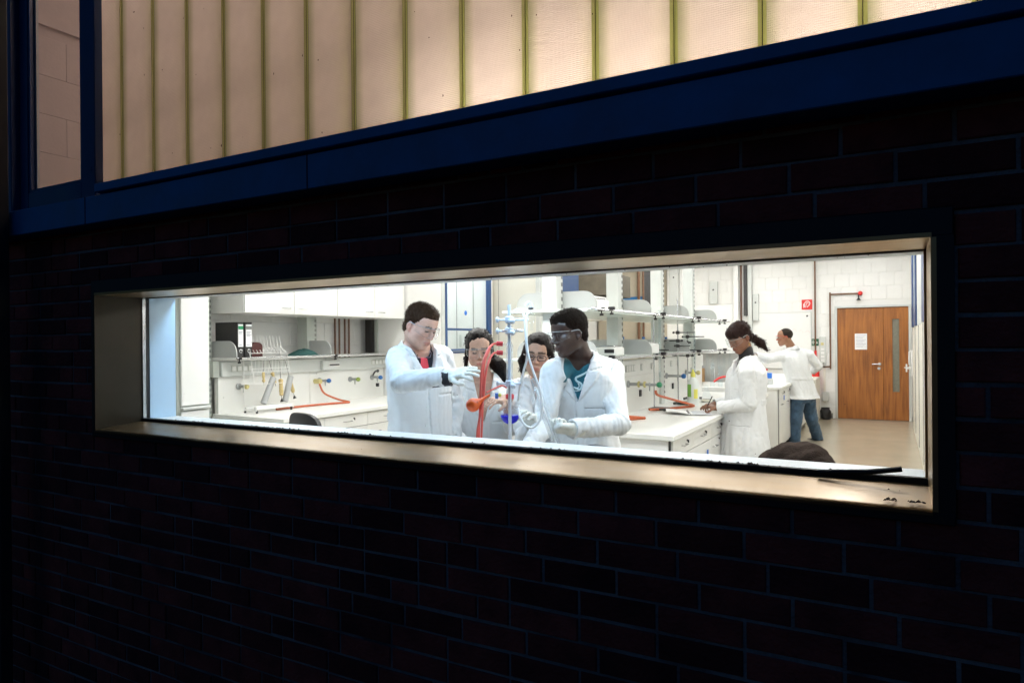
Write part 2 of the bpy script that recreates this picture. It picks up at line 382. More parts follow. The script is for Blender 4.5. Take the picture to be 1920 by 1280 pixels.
BM = {}
def bmesh_for(w):
    k = round(w, 3)
    if k not in BM: BM[k] = brick_mesh(k).mesh('brick', M['brick'], smooth=False)
    return BM[k]
bricks = []
rg = random.Random(3)
nrow = int((BZ1 - BZ0 - .01) / CH)
HX0, HX1, HZ0, HZ1 = OX0 - .033, OX1 + .048, OZ0 - .033, OZ1 + .073    # hole incl. flange
for r in range(nrow):
    z = BZ0 + (r + .5) * CH
    x = -6.55 - rg.choice((0, .0625, .125, .1875))
    while x < 2.5:
        w = BL if rg.random() < .80 else BL / 2
        x0, x1 = x + JT / 2, x + w - JT / 2
        x += w
        if z + CH / 2 - .005 > HZ0 + .03 and z - CH / 2 + .005 < HZ1 - .03:     # beside the window: cut at the flange
            if x0 > HX0 - .03 and x1 < HX1 + .03: continue
            if x0 < HX0 < x1: x1 = HX0 - .002
            if x0 < HX1 < x1: x0 = HX1 + .002
            if x1 - x0 < .03: continue
        bricks.append(((x0 + x1) / 2, rg.uniform(.008, .0125), z, x1 - x0))
def shown(b):
    d = Vector((b[0], b[1], b[2])) - CAM_LOC
    c = cam.matrix_world.to_3x3().inverted() @ d
    u, v = c.x / -c.z, c.y / -c.z
    inside = abs(u) < .78 and abs(v) < .54 and b[2] < 2.12
    return (b[3] / d.length ** 2) * abs(d.y) / d.length if inside else 0
bricks.sort(key=shown, reverse=True)
for b in bricks[:300]:
    o = link('brick', bmesh_for(b[3]), wall, Vector((b[0], b[1], b[2] + rg.uniform(-.0018, .0018))) - WL['brick_wall']); o.rotation_euler = (rg.uniform(-.012, .012), rg.uniform(-.009, .009), rg.uniform(-.008, .008)); o.scale = (1, 1, rg.uniform(.955, 1.03))
mb = MB()
for b in bricks[300:]:
    t = brick_mesh(b[3]); mb.add([(p[0] + b[0], p[1] + b[1], p[2] + b[2]) for p in t.v], t.f)
mb.build('brickwork', M['brick'], wall, kind='stuff', smooth=False)

# ---- strip window
win = thing('strip_window', 'long low strip window with bronze metal reveal and black flange, lab behind', 'window', ((OX0 + OX1) / 2, .1, OZ0))
fl = MB()
fl.box(OX0 - .033, OX1 + .048, -.004, .022, OZ1 + .002, OZ1 + .073, ch=.003)
fl.box(OX0 - .033, OX1 + .048, -.004, .022, OZ0 - .033, OZ0 - .002, ch=.003)
fl.box(OX0 - .033, OX0 - .002, -.003, .021, OZ0 - .004, OZ1 + .004)
fl.box(OX1 + .002, OX1 + .048, -.003, .021, OZ0 - .004, OZ1 + .004)
fl.build('flange', M['black_steel'], win)
BX(OX0 - .002, OX1 + .002, -.006, YG - .006, OZ1, OZ1 + .012).build('head_panel', M['bronze_metal'], win)
BX(OX0 - .012, OX0, -.006, YG, OZ0 - .002, OZ1).build('jamb_panel', M['shaded_bronze'], win)
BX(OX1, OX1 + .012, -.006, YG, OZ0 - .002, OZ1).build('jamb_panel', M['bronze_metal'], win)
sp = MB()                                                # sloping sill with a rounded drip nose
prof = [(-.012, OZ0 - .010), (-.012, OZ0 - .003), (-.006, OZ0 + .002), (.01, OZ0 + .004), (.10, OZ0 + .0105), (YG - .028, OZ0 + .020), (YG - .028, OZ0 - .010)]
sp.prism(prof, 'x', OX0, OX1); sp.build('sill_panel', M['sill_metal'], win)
# glazing frame and gaskets
gk = MB()
gk.box(OX0, OX1, YG - .030, YG - .004, OZ0 - .004, OZ0 + .036, ch=.004)
gk.build('gasket', M['rubber'], win)
hb = MB(); hb.box(OX0, OX1, YG - .010, YG + .012, OZ1 - .004, OZ1 + .004)
hb.build('gasket', M['rubber'], win)
jb = MB(); jb.box(OX0, OX0 + .004, YG - .004, YG + .016, OZ0 + .03, OZ1); jb.build('gasket', M['rubber'], win)
BX(OX0, OX0 + .007, YG - .022, YG - .005, OZ0 + .036, OZ1 - .004).build('glazing_bead', M['steel'], win)
BX(OX1 - .006, OX1, YG - .022, YG - .005, OZ0 + .036, OZ1 - .004).build('glazing_bead', M['bronze_metal'], win)
BX(OX0 + .002, OX1 - .002, YG, YG + .008, OZ0 + .01, OZ1 - .001).build('pane', M['pane_glass'], win)
st = MB()                                                # rubber strip that has come loose
st.tube([(-.19, YG - .046, OZ0 + .034), (-.12, YG - .05, OZ0 + .041), (-.06, YG - .055, OZ0 + .047), (.0, YG - .06, OZ0 + .058), (.022, YG - .062, OZ0 + .063)], .0075, 8)
st.build('loose_gasket', M['rubber'], win, label='black rubber seal that has come loose and sticks up')
sk_ = MB(); rg = random.Random(77)
for i in range(55):
    x = rg.uniform(OX0 + .05, OX1 - .05); z = rg.choice((rg.uniform(OZ0 + .05, OZ1), OZ1 - rg.uniform(0, .012))); r = rg.uniform(.0008, .0022)
    sk_.add([(x + r * rg.uniform(.6, 1.3) * math.cos(a), YG - .0012, z + r * rg.uniform(.6, 1.5) * math.sin(a)) for a in (0, 1.05, 2.1, 3.14, 4.2, 5.2)], [(0, 1, 2, 3, 4, 5)])
sk_.build('dirt_specks', M['dead_leaf'], win, kind='stuff', smooth=False)
# dirt and dry leaves on the sill, along the gasket
rg = random.Random(9); lf = MB()
def crumb(x, y, z, r):
    n = rg.randint(4, 6); a = rg.uniform(0, 6.28); vs = [(x, y, z + r * rg.uniform(.5, 1.3))]
    for i in range(n):
        t = a + 6.283 * i / n; vs.append((x + r * rg.uniform(.5, 1.5) * math.cos(t), y + r * .8 * rg.uniform(.5, 1.2) * math.sin(t), z + r * rg.uniform(-.1, .5)))
    lf.add(vs, [(0, 1 + i, 1 + (i + 1) % n) for i in range(n)])
for i in range(150):
    c = rg.choice((-3.1, -2.85, -2.55, -2.3, -2.05, -1.9, -1.3, -1.05, -.45, -.35)); x = rg.gauss(c, .09)
    if OX0 + .03 < x < OX1 - .03: crumb(x, YG - .016 + rg.uniform(-.010, .004), OZ0 + .035, rg.uniform(.002, .0075))
for i in range(34):
    crumb(rg.uniform(-3.3, OX1 - .02), YG - .036 + rg.uniform(-.02, .003), OZ0 + .0185, rg.uniform(.0010, .0026))
for i in range(26):
    crumb(rg.uniform(-.02, OX1 - .012), rg.choice((.02, .03, .15)) + rg.uniform(-.008, .012), OZ0 + .010, rg.uniform(.003, .007))
for i in range(50):
    crumb(rg.uniform(-3.3, OX1 - .02), rg.uniform(.02, .2), OZ0 + .009, rg.uniform(.0005, .0014))
lf.build('leaf_litter', M['dead_leaf'], kind='stuff', label='dry leaf crumbs and dirt on the window sill', smooth=False)

# ---- blue steel beam over the wall
beam = thing('steel_beam', 'blue painted steel edge beam running above the brick wall', 'beam', (-1.7, -.05, 2.10))
BX(-6.6, 2.6, -.10, .20, 2.102, 2.232, ch=.004).build('beam_face', M['blue_steel'], beam)
BX(-3.247, 2.6, -.116, .10, 2.240, 2.280, ch=.003).build('ledge', M['blue_steel'], beam)
for x in (-3.35, -1.9, .6): BX(x, x + .004, -.102, -.098, 2.104, 2.230).build('joint', M['dark_gap'], beam)

# ---- channel glass wall
cg = thing('channel_glass_wall', 'backlit wall of translucent vertical glass channels with greenish edges', 'glass wall', (-1.6, .15, 2.30))
PW = .2612; YP = .15
def plank(x0, x1, z0=2.285, z1=4.6):
    w = x1 - x0; b = MB(); hz = z1 - z0
    def slab(xa, xb, ya, yb, mf, ms):
        v = [(x, y, z) for x in (xa, xb) for y in (ya, yb) for z in (0, hz)]
        b.add(v, [(0, 4, 5, 1)], mf); b.add(v, [(0, 1, 3, 2), (4, 6, 7, 5), (2, 3, 7, 6), (0, 2, 6, 4), (1, 5, 7, 3)], ms)
    slab(-w / 2 + .012, w / 2 - .012, 0, .006, 0, 2)
    for sg in (-1, 1):
        a, c = sorted((sg * (w / 2 - .0120), sg * (w / 2 - .0058))); slab(a, c, -.001, .045, 1, 3)
        a, c = sorted((sg * (w / 2 - .0048), sg * (w / 2 - .0014))); slab(a, c, .001, .045, 1, 3)
    return b.mesh('glass_plank', [M['channel_glass'], M['green_glass_edge'], M['glass_back'], M['glass_side_green']], smooth=False)
pm = plank(0, PW)
px0 = -3.7192
for i in range(22):
    link('glass_plank', pm, cg, Vector((px0 + (i + .5) * PW, YP, 2.285)) - WL['channel_glass_wall'])
for i in range(4):
    link('glass_plank', pm, cg, Vector((-4.47 - (i + .5) * PW, YP, 2.285)) - WL['channel_glass_wall'])
for i in range(23):
    BX(px0 + i * PW - .0008, px0 + i * PW + .0008, YP + .001, YP + .02, 2.285, 4.6).build('silicone_joint', M['dark_gap'], cg)

sp_ = MB(); rg = random.Random(21)
for i in range(46):
    x = rg.uniform(-3.6, .3); z = rg.uniform(2.4, 3.4); r = rg.uniform(.0012, .0035); k = rg.uniform(.8, 2.6)
    sp_.add([(x + r * rg.uniform(.5, 1.2) * math.cos(a), YP - .0016, z + r * k * rg.uniform(.6, 1.2) * math.sin(a)) for a in (0, 1.05, 2.1, 3.14, 4.2, 5.2)], [(0, 1, 2, 3, 4, 5)])
sp_.build('dirt_specks', M['dead_leaf'], cg, kind='stuff', smooth=False)
# ---- tall clear window with blue frame at the end
cw = thing('corner_window', 'tall clear window in a dark blue frame beside the glass channels', 'window', (-3.7, -.03, 2.28))
f = MB(); Y0, Y1 = .095, .140
f.box(-4.349, -4.262, Y0, Y1, 2.2605, 4.6, ch=.004); f.box(-3.735, -3.608, Y0, Y1, 2.2605, 4.6, ch=.004)
f.box(-4.262, -3.735, Y0, Y1, 2.2605, 2.390, ch=.004)
f.build('frame', M['blue_frame'], cw)
s2 = MB(); s2.box(-4.262, -4.246, Y0 + .006, Y1, 2.390, 4.6); s2.box(-3.749, -3.735, Y0 + .006, Y1, 2.390, 4.6); s2.box(-4.246, -3.749, Y0 + .006, Y1, 2.390, 2.406)
s2.build('sash', M['blue_frame'], cw)
BX(-4.245, -4.228, .126, .139, 2.407, 4.6).build('glazing_bead', M['light_grey'], cw)
BX(-4.246, -3.749, .120, .124, 2.404, 4.6).build('pane', M['clear_pane'], cw)
# standing post in front of the corner
pp = thing('steel_post', 'slim dark steel post standing in front of the wall corner', 'post', (-4.05, -.13, -.5))
q = MB(); q.box(-4.112, -4.012, -.17, -.115, -.5, 4.6, ch=.006); q.build('shaft', M['post_grey'], pp)
BX(-4.15, -3.97, -.20, -.10, -.5, -.485).build('base_plate', M['post_grey'], pp)
q = MB(); q.box(-4.46, -4.351, .05, .140, 2.2605, 4.6, ch=.004); q.build('cover_strip', M['blue_frame'], pp)

# ---- gallery behind the channel glass (floor and back wall added to part its light from the lab's)
g = MB()
g.box(-4.9, 2.6, .20, 2.0, 2.20, 2.26); tag(g.build('added_gallery_floor', M['cream_paint']), kind='structure')
tag(BX(-4.9, 2.6, 1.9, 2.0, 2.26, 4.7).build('added_gallery_wall', M['gallery_white']), kind='structure')
tag(BX(-4.9, 2.6, -.1, 2.0, 4.6, 4.7).build('gallery_ceiling', M['gallery_white']), kind='structure')
tag(BX(2.5, 2.6, .20, 1.9, 2.26, 4.6).build('gallery_wall_right', M['gallery_white']), kind='structure')
gw = tag(BX(-5.0, -4.80, .06, 1.9, 2.26, 4.6).build('gallery_wall_left', M['gallery_white']), kind='structure')
gb = BX(0, .02, -.2493, .2493, -.1243, .1243, ch=.0012).mesh('block', M['gallery_white'])
for r in range(5):
    for c in range(6):
        y = .33 + c * .5 + (.25 if r % 2 else 0)
        if y < 1.6: link('block', gb, gw, (-4.80, y, 2.40 + r * .25))
BX(-4.80, -4.775, .08, 1.9, 3.60, 3.66).build('cornice', M['gallery_white'], gw)

def tube_lamp(label, x0, x1, y, z, m, vertical=False, r=.016):
    t = thing('tube_lamp', label, 'lamp', ((x0 + x1) / 2, y, z), 'gallery lamps behind the channel glass')
    MB().cyl((x0 + .02, y, z), (x1 - .02, y, z), r, n=10).build('tube', M[m], t)
    BX(x0, x1, y - .02, y + .02, z - .055, z - .022).build('housing', M['white_paint'], t)
for i, x in enumerate((-1.62, -.40, .82)):
    tube_lamp(('first', 'second', 'third')[i] + ' tube lamp from the corner window, low behind the channel glass', x, x + 1.16, .44, 2.335, 'lamp_warm')
cl = thing('gallery_light', 'broad warm ceiling light over the gallery behind the glass', 'lamp', (-2.0, 1.1, 4.55))
BX(-4.2, 1.2, .9, 1.3, 4.53, 4.56).build('diffuser', M['lamp_gallery'], cl)
BX(-4.22, 1.22, .88, 1.32, 4.56, 4.60).build('housing', M['white_paint'], cl)
# ================================================================== LAB INTERIOR
XL, XR, YB = -5.60, 0.40, 12.47
tag(BX(XL - .1, XR + .4, .30, YB + .1, -.10, 0).build('lab_floor', M['linoleum']), kind='structure')
tag(BX(XL - .1, XR + .2, 2.0, YB + .1, 3.30, 3.40).build('lab_ceiling', M['ceiling_white']), kind='structure')
wf = MB()
ID = .027
wf.box(XL - .1, OX0 - .0005, .236, YI, 0, 2.2); wf.box(OX1 + .0005, XR + .3, .236, YI, 0, 2.2)
wf.box(OX0 - .0005, OX1 + .0005, .236, YI, 0, OZ0 - .005); wf.box(OX0 - .0005, OX1 + .0005, .2721, YI, OZ1 + .004, 2.2)
tag(wf.build('lab_wall_front', M['white_paint']), kind='structure')
BX(OX0 + .001, OX1 - .001, YG + .009, YI + .003, OZ0 - .004, OZ0 + ID, ch=.003).build('window_board', M['laminate'], win, label='white window board inside the pane')
BX(OX0 - .0002, OX0 + .006, YG + .017, YI - .004, OZ0 + ID, OZ1 + .003).build('reveal_blue_cast', mat('cool_light_blue', (.50, .66, .80), .45, var=.03), win, label='end panel of the inner reveal with a blue light cast in its colour')  # blue cast of the cool light put into the panel's colour
wl_ = tag(BX(XL - .1, XL, YI, YB, 0, 3.3).build('lab_wall_left', M['block_joint']), kind='structure')
tag(BX(XR, XR + .1, YI, YB, 0, 3.3).build('lab_wall_right', M['white_paint']), kind='structure')
wbk = MB(); wbk.box(XL - .1, -.945, YB, YB + .1, 0, 3.3); wbk.box(.32, XR + .1, YB, YB + .1, 0, 3.3); wbk.box(-.945, .32, YB, YB + .1, 2.14, 3.3)
wback = tag(wbk.build('lab_wall_back', M['block_joint']), kind='structure')
bkm = BX(-.1225, .1225, -.006, .01, -.1225, .1225, ch=.003).mesh('block', M['white_block'])
bkh = BX(-.061, .061, -.006, .01, -.1225, .1225, ch=.003).mesh('block', M['white_block'])
for r in range(12):
    z = .125 + r * .25
    for c in range(21):
        x = -4.82 + c * .25 + (.125 if r % 2 else 0)
        if x > .33 or (x > -1.06 and x < .44 and z < 2.14): continue
        link('block', bkm, wback, (x, YB, z))
blm = BX(-.01, .005, -.2475, .2475, -.1225, .1225, ch=.003).mesh('block', M['white_block'])
for r in range(5):
    for c in range(6):
        link('block', blm, wl_, (XL, 2.0 + c * .5 + (.25 if r % 2 else 0), 1.125 + r * .25))
mat('beige_wall', (.50, .44, .34), .8, var=.08, vscale=3, bump=.1)
mat('skirting', (.22, .22, .20), .6)
BX(XL, -.99, YB - .016, YB - .0065, 0, .10).build('skirting', M['skirting'], wback)
BX(.335, XR, YB - .016, YB - .0065, 0, .10).build('skirting', M['skirting'], wback)

# ---- luminaires
def lamp(label, x, y, z, lx, ly, m):
    t = thing('ceiling_light', label, 'lamp', (x, y, z), 'lab ceiling lights')
    BX(x - lx / 2, x + lx / 2, y - ly / 2, y + ly / 2, z, z + .012).build('diffuser', M[m], t)
    BX(x - lx / 2 - .02, x + lx / 2 + .02, y - ly / 2 - .02, y + ly / 2 + .02, z + .013, z + .06).build('housing', M['white_paint'], t)
NTH = ('first', 'second', 'third', 'fourth')
for i, y in enumerate((3.3, 5.8, 8.3, 10.9)):
    for j, x in enumerate((-4.05, -2.3, -.45)):
        lamp('white ceiling luminaire, %s from the window, in the %s row' % (NTH[i], ('left-hand', 'middle', 'right-hand')[j]), x, y, 3.22, .22, 1.5, 'lamp_lab')
for j, x in enumerate((-3.9, -2.2, -.6)):
    lamp('white ceiling luminaire under the low soffit, %s from the fume cupboards' % NTH[j], x, 1.72, 2.13, 1.2, .16, 'lamp_lab')
for j, x in enumerate((-2.75, -1.25)):  # unseen strips added low over the window to light the group from the front
    lamp('unseen cool fill strip added above the window, %s from the binders' % NTH[j], x, .53, 1.95, 1.30, .09, 'lamp_fill')

# ---- benches
def handle(parent, x, y, z, w=.10, vert=False):
    a, b = ((x, y, z - w / 2), (x, y, z + w / 2)) if vert else ((x, y - w / 2, z), (x, y + w / 2, z))
    o = .022
    return MB().tube([a, (a[0] + o, a[1], a[2]), (b[0] + o, b[1], b[2]), b], .0045, 6, res=1).build('handle', M['steel'], parent)
def lock(parent, x, y, z):
    b = MB(); b.cyl((x, y, z), (x + .006, y, z), .007, n=10); b.box(x + .006, x + .016, y - .002, y + .002, z - .016, z + .004)
    return b.build('lock', M['black_plastic'], parent)
def bench(t, xb, xf, y0, y1, units, plinth=.10, locks=True, endp=True):
    BX(xb, xf + .03, y0 - .02, y1, .862, .90, ch=.004).build('worktop', [M['laminate']], t)
    BX(xb + .02, xf + .0315, y0 - .0215, y1, .864, .8635 + .006).build('worktop_edge', M['laminate_edge'], t)
    BX(xb + .03, xf - .02, y0 + .001, y1 - .02, plinth, .8615).build('carcass', M['cabinet_white'], t)
    BX(xb + .08, xf - .07, y0 + .05, y1 - .05, 0, plinth).build('plinth', M['skirting'], t)
    BX(xf - .0195, xf - .016, y0 + .02, y1 - .02, plinth + .01, .855).build('shadow_gap', M['dark_gap'], t)
    for (ya, yb) in units:
        d = BX(xf - .015, xf + .002, ya + .003, yb - .003, .735, .853, ch=.002).build('drawer_front', M['cabinet_white'], t)
        handle(d, xf + .002, (ya + yb) / 2, .795)
        if locks: lock(d, xf + .002, (ya + yb) / 2 + .09, .815)
        e = BX(xf - .015, xf + .002, ya + .003, yb - .003, plinth + .01, .729, ch=.002).build('door_front', M['cabinet_white'], t)
        handle(e, xf + .002, ya + .12, .66)
lb = thing('wall_bench', 'white wall bench with drawers under the binders and draining rack', 'lab bench', (-4.9, 3.3, 0))
bench(lb, -5.32, -4.45, 2.10, 4.395, [(2.14, 2.58), (2.58, 3.155), (3.155, 3.73), (3.73, 4.36)])
mbn = thing('island_bench', 'white island bench the woman writes on, with drawers and blue key tag', 'lab bench', (-1.9, 4.5, 0))
bench(mbn, -2.72, -1.28, 2.49, 6.4, [(2.54, 3.07), (3.07, 3.62), (3.62, 4.17), (4.17, 4.75), (4.75, 5.3), (5.3, 5.85), (5.85, 6.36)])
kt = MB(); kt.box(-1.272, -1.266, 3.47, 3.50, .60, .665, ch=.002); kt.build('key_tag', mat('blue_tag', (.02, .16, .62), .4), mbn, label='blue key tag hanging from a bench door')
fb = thing('island_bench', 'far white island bench the man in jeans leans over', 'lab bench', (-2.0, 9.2, 0))
bench(fb, -2.75, -1.29, 7.56, 11.2, [(7.60, 8.15), (8.15, 8.75), (8.75, 9.35), (9.35, 9.95), (9.95, 10.55), (10.55, 11.15)])
kt = MB(); kt.box(-1.284, -1.276, 7.93, 7.97, .70, .765, ch=.002); kt.build('key_tag', M['blue_tag'], fb, label='small blue key tag on the far bench drawer')
BX(-1.50, -1.20, 11.4, 12.30, 0, .80, ch=.01).build('low_cabinet', M['cream_paint'], label='low cream cabinet behind the man in jeans', cat='cabinet')

# ---- left service wall: panel, sockets, taps, shelf, posts
sv = thing('service_wall', 'white service wall with taps, sockets and shelf over the wall bench', 'service panel', (-5.3, 3.3, .9))
BX(-5.33, -5.28, 2.115, 3.215, .90, 1.228).build('panel', M['laminate'], sv); BX(-5.33, -5.28, 3.221, 4.39, .90, 1.228).build('panel', M['laminate'], sv)
BX(-5.36, -5.235, 2.12, 3.40, 1.2305, 1.366, ch=.006).build('cable_duct', M['light_grey'], sv); BX(-5.36, -5.235, 3.402, 4.39, 1.2305, 1.366, ch=.006).build('cable_duct', M['light_grey'], sv)
BX(-5.44, -5.04, 2.115, 4.39, 1.384, 1.402, ch=.003).build('shelf', M['laminate'], sv)
MB().cyl((-5.02, 2.10, 1.40), (-5.02, 4.39, 1.40), .007, n=8).build('shelf_rail', M['steel'], sv)
for y0 in (2.215, 4.125):
    for k in range(4):
        s_ = BX(-5.235, -5.226, y0 + k * .062, y0 + k * .062 + .056, 1.272, 1.330, ch=.003).build('socket', M['laminate_edge'], sv)
        BX(-5.226, -5.223, y0 + k * .062 + .008, y0 + k * .062 + .048, 1.280, 1.322, ch=.001).build('socket_plate', M['white_paint'], s_)
mbx = BX(-5.235, -5.19, 3.32, 3.575, 1.245, 1.345, ch=.006).build('fuse_box', M['light_grey'], sv)
BX(-5.19, -5.186, 3.40, 3.56, 1.275, 1.315).build('fuse_window', M['white_paint'], mbx)
for k in range(11): BX(-5.1865, -5.182, 3.408 + k * .0135, 3.417 + k * .0135, 1.286, 1.304).build('fuse', M['dark_grey_metal'], mbx)
mat('tap_blue', (.015, .12, .38), .35); mat('tap_green', (.20, .28, .04), .35); mat('tap_yellow', (.60, .52, .22), .4); mat('tap_dgreen', (.02, .20, .09), .35); mat('tap_body', (.36, .37, .37), .4, metal=.4)
def tap(parent, x, y, z, out, hm, ln=.09, ring=False):
    """service tap on a wall facing +x"""
    b = MB(); b.lathe([(.0, .0), (.030, .0), (.030, .012), (.014, .02), (.012, ln), (.0, ln)], (x, y, z), (1, 0, 0), 14)
    b.cyl((x + ln * .75, y, z), (x + ln * .75, y, z - .055), .009, .005, n=10); b.sphere((x + ln * .75, y, z), .017, 10)
    o = b.build('tap', M['tap_body'], parent)
    h = MB(); h.lathe([(0, 0), (.016, 0), (.024, .012), (.024, .03), (.015, .042), (0, .042)], (x + ln, y, z), (1, 0, 0), 8)
    h.build('tap_handle', M[hm], o)
    if ring:
        for k in (.35, .55): MB().lathe([(.02, 0), (.027, .004), (.027, .016), (.02, .02), (.02, 0)], (x + ln * k, y, z), (1, 0, 0), 14).build('tap_ring', M['tap_yellow'], o)
    return o
tap(sv, -5.28, 2.331, 1.134, 1, 'tap_yellow'); t2 = tap(sv, -5.28, 3.347, 1.133, 1, 'tap_blue', .12); tap(sv, -5.28, 3.817, 1.122, 1, 'tap_green', .10)
t4 = tap(sv, -5.28, 4.183, 1.125, 1, 'tap_blue', .11)
b = MB(); b.tube([(-5.26, 4.183, 1.15), (-5.23, 4.183, 1.19), (-5.19, 4.183, 1.20)], .010, 8); b.sphere((-5.19, 4.183, 1.20), .018, 10); b.box(-5.21, -5.18, 4.17, 4.196, 1.02, 1.06); b.build('valve', M['dark_grey_metal'], t4)
b = MB(); b.cyl((-5.28, 3.29, 1.128), (-5.20, 3.29, 1.128), .026, n=14); b.build('tap_socket', M['tap_yellow'], t2)
def post(parent, x0, x1, y0, y1, z0, z1, m='light_grey', slots=True, side=1):
    o = BX(x0, x1, y0, y1, z0, z1, ch=.003).build('post', M[m], parent)
    if slots:
        b = MB(); z = z0 + .05
        while z < z1 - .05:
            for yy in (y1 - .028, y1 - .014): b.box(x1, x1 + .0012, yy, yy + .006, z, z + .026)
            z += .05
        b.build('slots', M['dark_gap'], o, kind='stuff')
    return o
post(sv, -5.50, -5.36, 2.04, 2.112, 0, 2.18, 'grey_green'); BX(-5.36, -5.26, 2.05, 2.112, 1.23, 1.37).build('duct_end', M['grey_green'], sv)
post(sv, -5.50, -5.36, 3.26, 3.40, 1.40, 2.0, 'grey_green'); post(sv, -5.50, -5.36, 4.38, 4.50, 1.40, 2.0, 'grey_green')
BX(-5.5, -5.40, 4.33, 4.378, 1.41, 1.8).build('duct', M['black_plastic'], sv)
for y in (3.89, 3.96, 4.05, 4.12): MB().cyl((-5.565, y, .5), (-5.565, y, 3.0), .011, n=8).build('pipe', M['copper_pipe'], sv)
mat('bracket_grey', (.40, .41, .40), .5)
def bookend(parent, x0, x1, y, z, h=.11, m='bracket_grey', t=.012):
    """plate across the shelf with rounded upper corners"""
    r = h * .75; p = [(x0, z)]
    for k in range(7): a = math.pi - k * math.pi / 12; p.append((x0 + r + r * math.cos(a), z + h - r + r * math.sin(a)))
    for k in range(7): a = math.pi / 2 - k * math.pi / 12; p.append((x1 - r + r * math.cos(a), z + h - r + r * math.sin(a)))
    p.append((x1, z)); o = MB().prism(p, 'y', y, y + t).build('shelf_bracket', M[m], parent)
    return o
def knob(parent, x, y, z):
    b = MB(); b.box(x - .022, x + .022, y - .014, y + .014, z - .012, z + .012, ch=.004); b.cyl((x, y, z - .03), (x, y, z - .012), .005, n=6); b.cyl((x, y, z - .043), (x, y, z - .029), .014, n=10)
    return b.build('clamp', M['black_plastic'], parent)
bookend(sv, -5.45, -5.05, 2.125, 1.403, .15); knob(sv, -5.03, 2.14, 1.397); bookend(sv, -5.45, -5.05, 3.29, 1.403, .15); knob(sv, -5.03, 3.33, 1.397)
# upper cabinets
seams = (2.138, 2.706, 3.285, 3.863, 4.39)
for i in range(4):
    a, b_ = seams[i], seams[i + 1]
    wc = thing('wall_cabinet', 'white wall cabinet, %s from the binders, above the service wall' % NTH[i], 'cabinet', (-5.2, (a + b_) / 2, 1.8), 'white wall cabinets')
    BX(-5.45, -4.968, a, b_ - .0015, 1.80, 2.5).build('carcass', M['cabinet_white'], wc)
    d = BX(-4.966, -4.95, a + .002, b_ - .004, 1.803, 2.497, ch=.0015).build('door', M['cabinet_white'], wc)
    hy = b_ - .10 if i % 2 == 0 else a + .10
    handle(d, -4.95, hy, 1.858, .09)
# tall narrow cupboard
tc_ = thing('tall_cupboard', 'tall narrow white cupboard beside the wall bench', 'cupboard', (-4.8, 1.27, 0))
BX(-5.3, -4.45, 1.13, 1.40, 0, 2.15).build('carcass', M['grey_green'], tc_)
BX(-4.448, -4.43, 1.155, 1.382, 1.085, 2.1, ch=.004).build('door', M['cabinet_white'], tc_)
BX(-4.448, -4.41, 1.155, 1.385, 1.055, 1.075, ch=.004).build('ledge', M['light_grey'], tc_)
BX(-4.448, -4.432, 1.155, 1.382, .1, 1.045, ch=.004).build('door', M['cabinet_white'], tc_)

# ---- fume cupboards on the left
def pane_x(parent, x, y0, y1, z0, z1, name='pane'): return BX(x, x + .005, y0, y1, z0, z1).build(name, M['clear_pane'], parent)
h1 = thing('fume_cupboard', 'white fume cupboard with dark blue sash frame and round blue sticker', 'fume cupboard', (-5.0, 5.0, 0))
BX(-5.5, -4.45, 4.402, 4.44, 0, 2.7).build('side_panel', M['cabinet_white'], h1)
BX(-4.50, -4.43, 4.4025, 4.455, 0, 2.7).build('upright', M['light_grey'], h1)
BX(-5.5, -4.45, 5.50, 5.55, 0, 2.7).build('side_panel', M['cabinet_white'], h1)
BX(-5.5, -4.45, 4.441, 5.499, .86, .90).build('worktop', M['laminate'], h1)
BX(-5.45, -4.46, 4.441, 5.499, 0, .86).build('base_cabinet', M['cabinet_white'], h1)
BX(-4.458, -4.44, 4.46, 5.495, .905, 1.395, ch=.002).build('lower_panel', M['cabinet_white'], h1)
sm_ = MB()
for x in (-4.966, -4.711): sm_.box(x - .004, x + .004, 5.4965, 5.4995, .91, 2.69)
sm_.build('panel_joint', M['skirting'], h1)
for x in (-5.175, -4.925): BX(x, x + .032, 5.486, 5.4992, 1.46, 1.62, ch=.004).build('handle_plate', M['light_grey'], h1)
p_ = BX(-5.32, -5.30, 4.445, 5.495, .91, 2.69).build('back_panel', M['cabinet_white'], h1)
fr = MB()
fr.box(-4.455, -4.425, 4.456, 4.50, 1.40, 2.65, ch=.003); fr.box(-4.455, -4.425, 5.39, 5.48, 1.40, 2.65, ch=.003)
fr.box(-4.455, -4.425, 4.50, 5.39, 1.395, 1.445, ch=.003); fr.box(-4.46, -4.43, 4.50, 5.39, 1.66, 1.685, ch=.003)
fr.build('sash_frame', M['blue_frame'], h1); BX(-4.428, -4.41, 4.47, 5.46, 1.418, 1.424).build('sash_trim', M['chrome'], h1)
pane_x(h1, -4.445, 4.50, 5.39, 1.445, 2.65)
BX(-5.0, -4.8, 4.6, 5.35, 2.66, 2.68).build('hood_fill_light', M['lamp_hood_fill'], h1)  # unseen lamp added to brighten the inside of the hood
MB().lathe([(0, 0), (.028, 0), (.028, .0015), (0, .0015)], (-4.4395, 4.90, 1.87), (1, 0, 0), 20).build('sticker', M['blue_tag'], h1)
h2 = thing('fume_cupboard', 'fume cupboard with wide cream side panel behind the retort stand', 'fume cupboard', (-4.6, 6.2, 0))
BX(-5.5, -3.86, 5.60, 5.64, 0, 2.75).build('side_panel', M['cream_paint'], h2)
BX(-3.859, -3.80, 5.60, 5.70, 0, 2.75, ch=.003).build('upright', M['light_grey'], h2)
b = MB(); z = .9
while z < 2.6: b.box(-4.395, -4.385, 5.5975, 5.5995, z, z + .012); z += .025
b.build('perforation', M['dark_gap'], h2, kind='stuff')
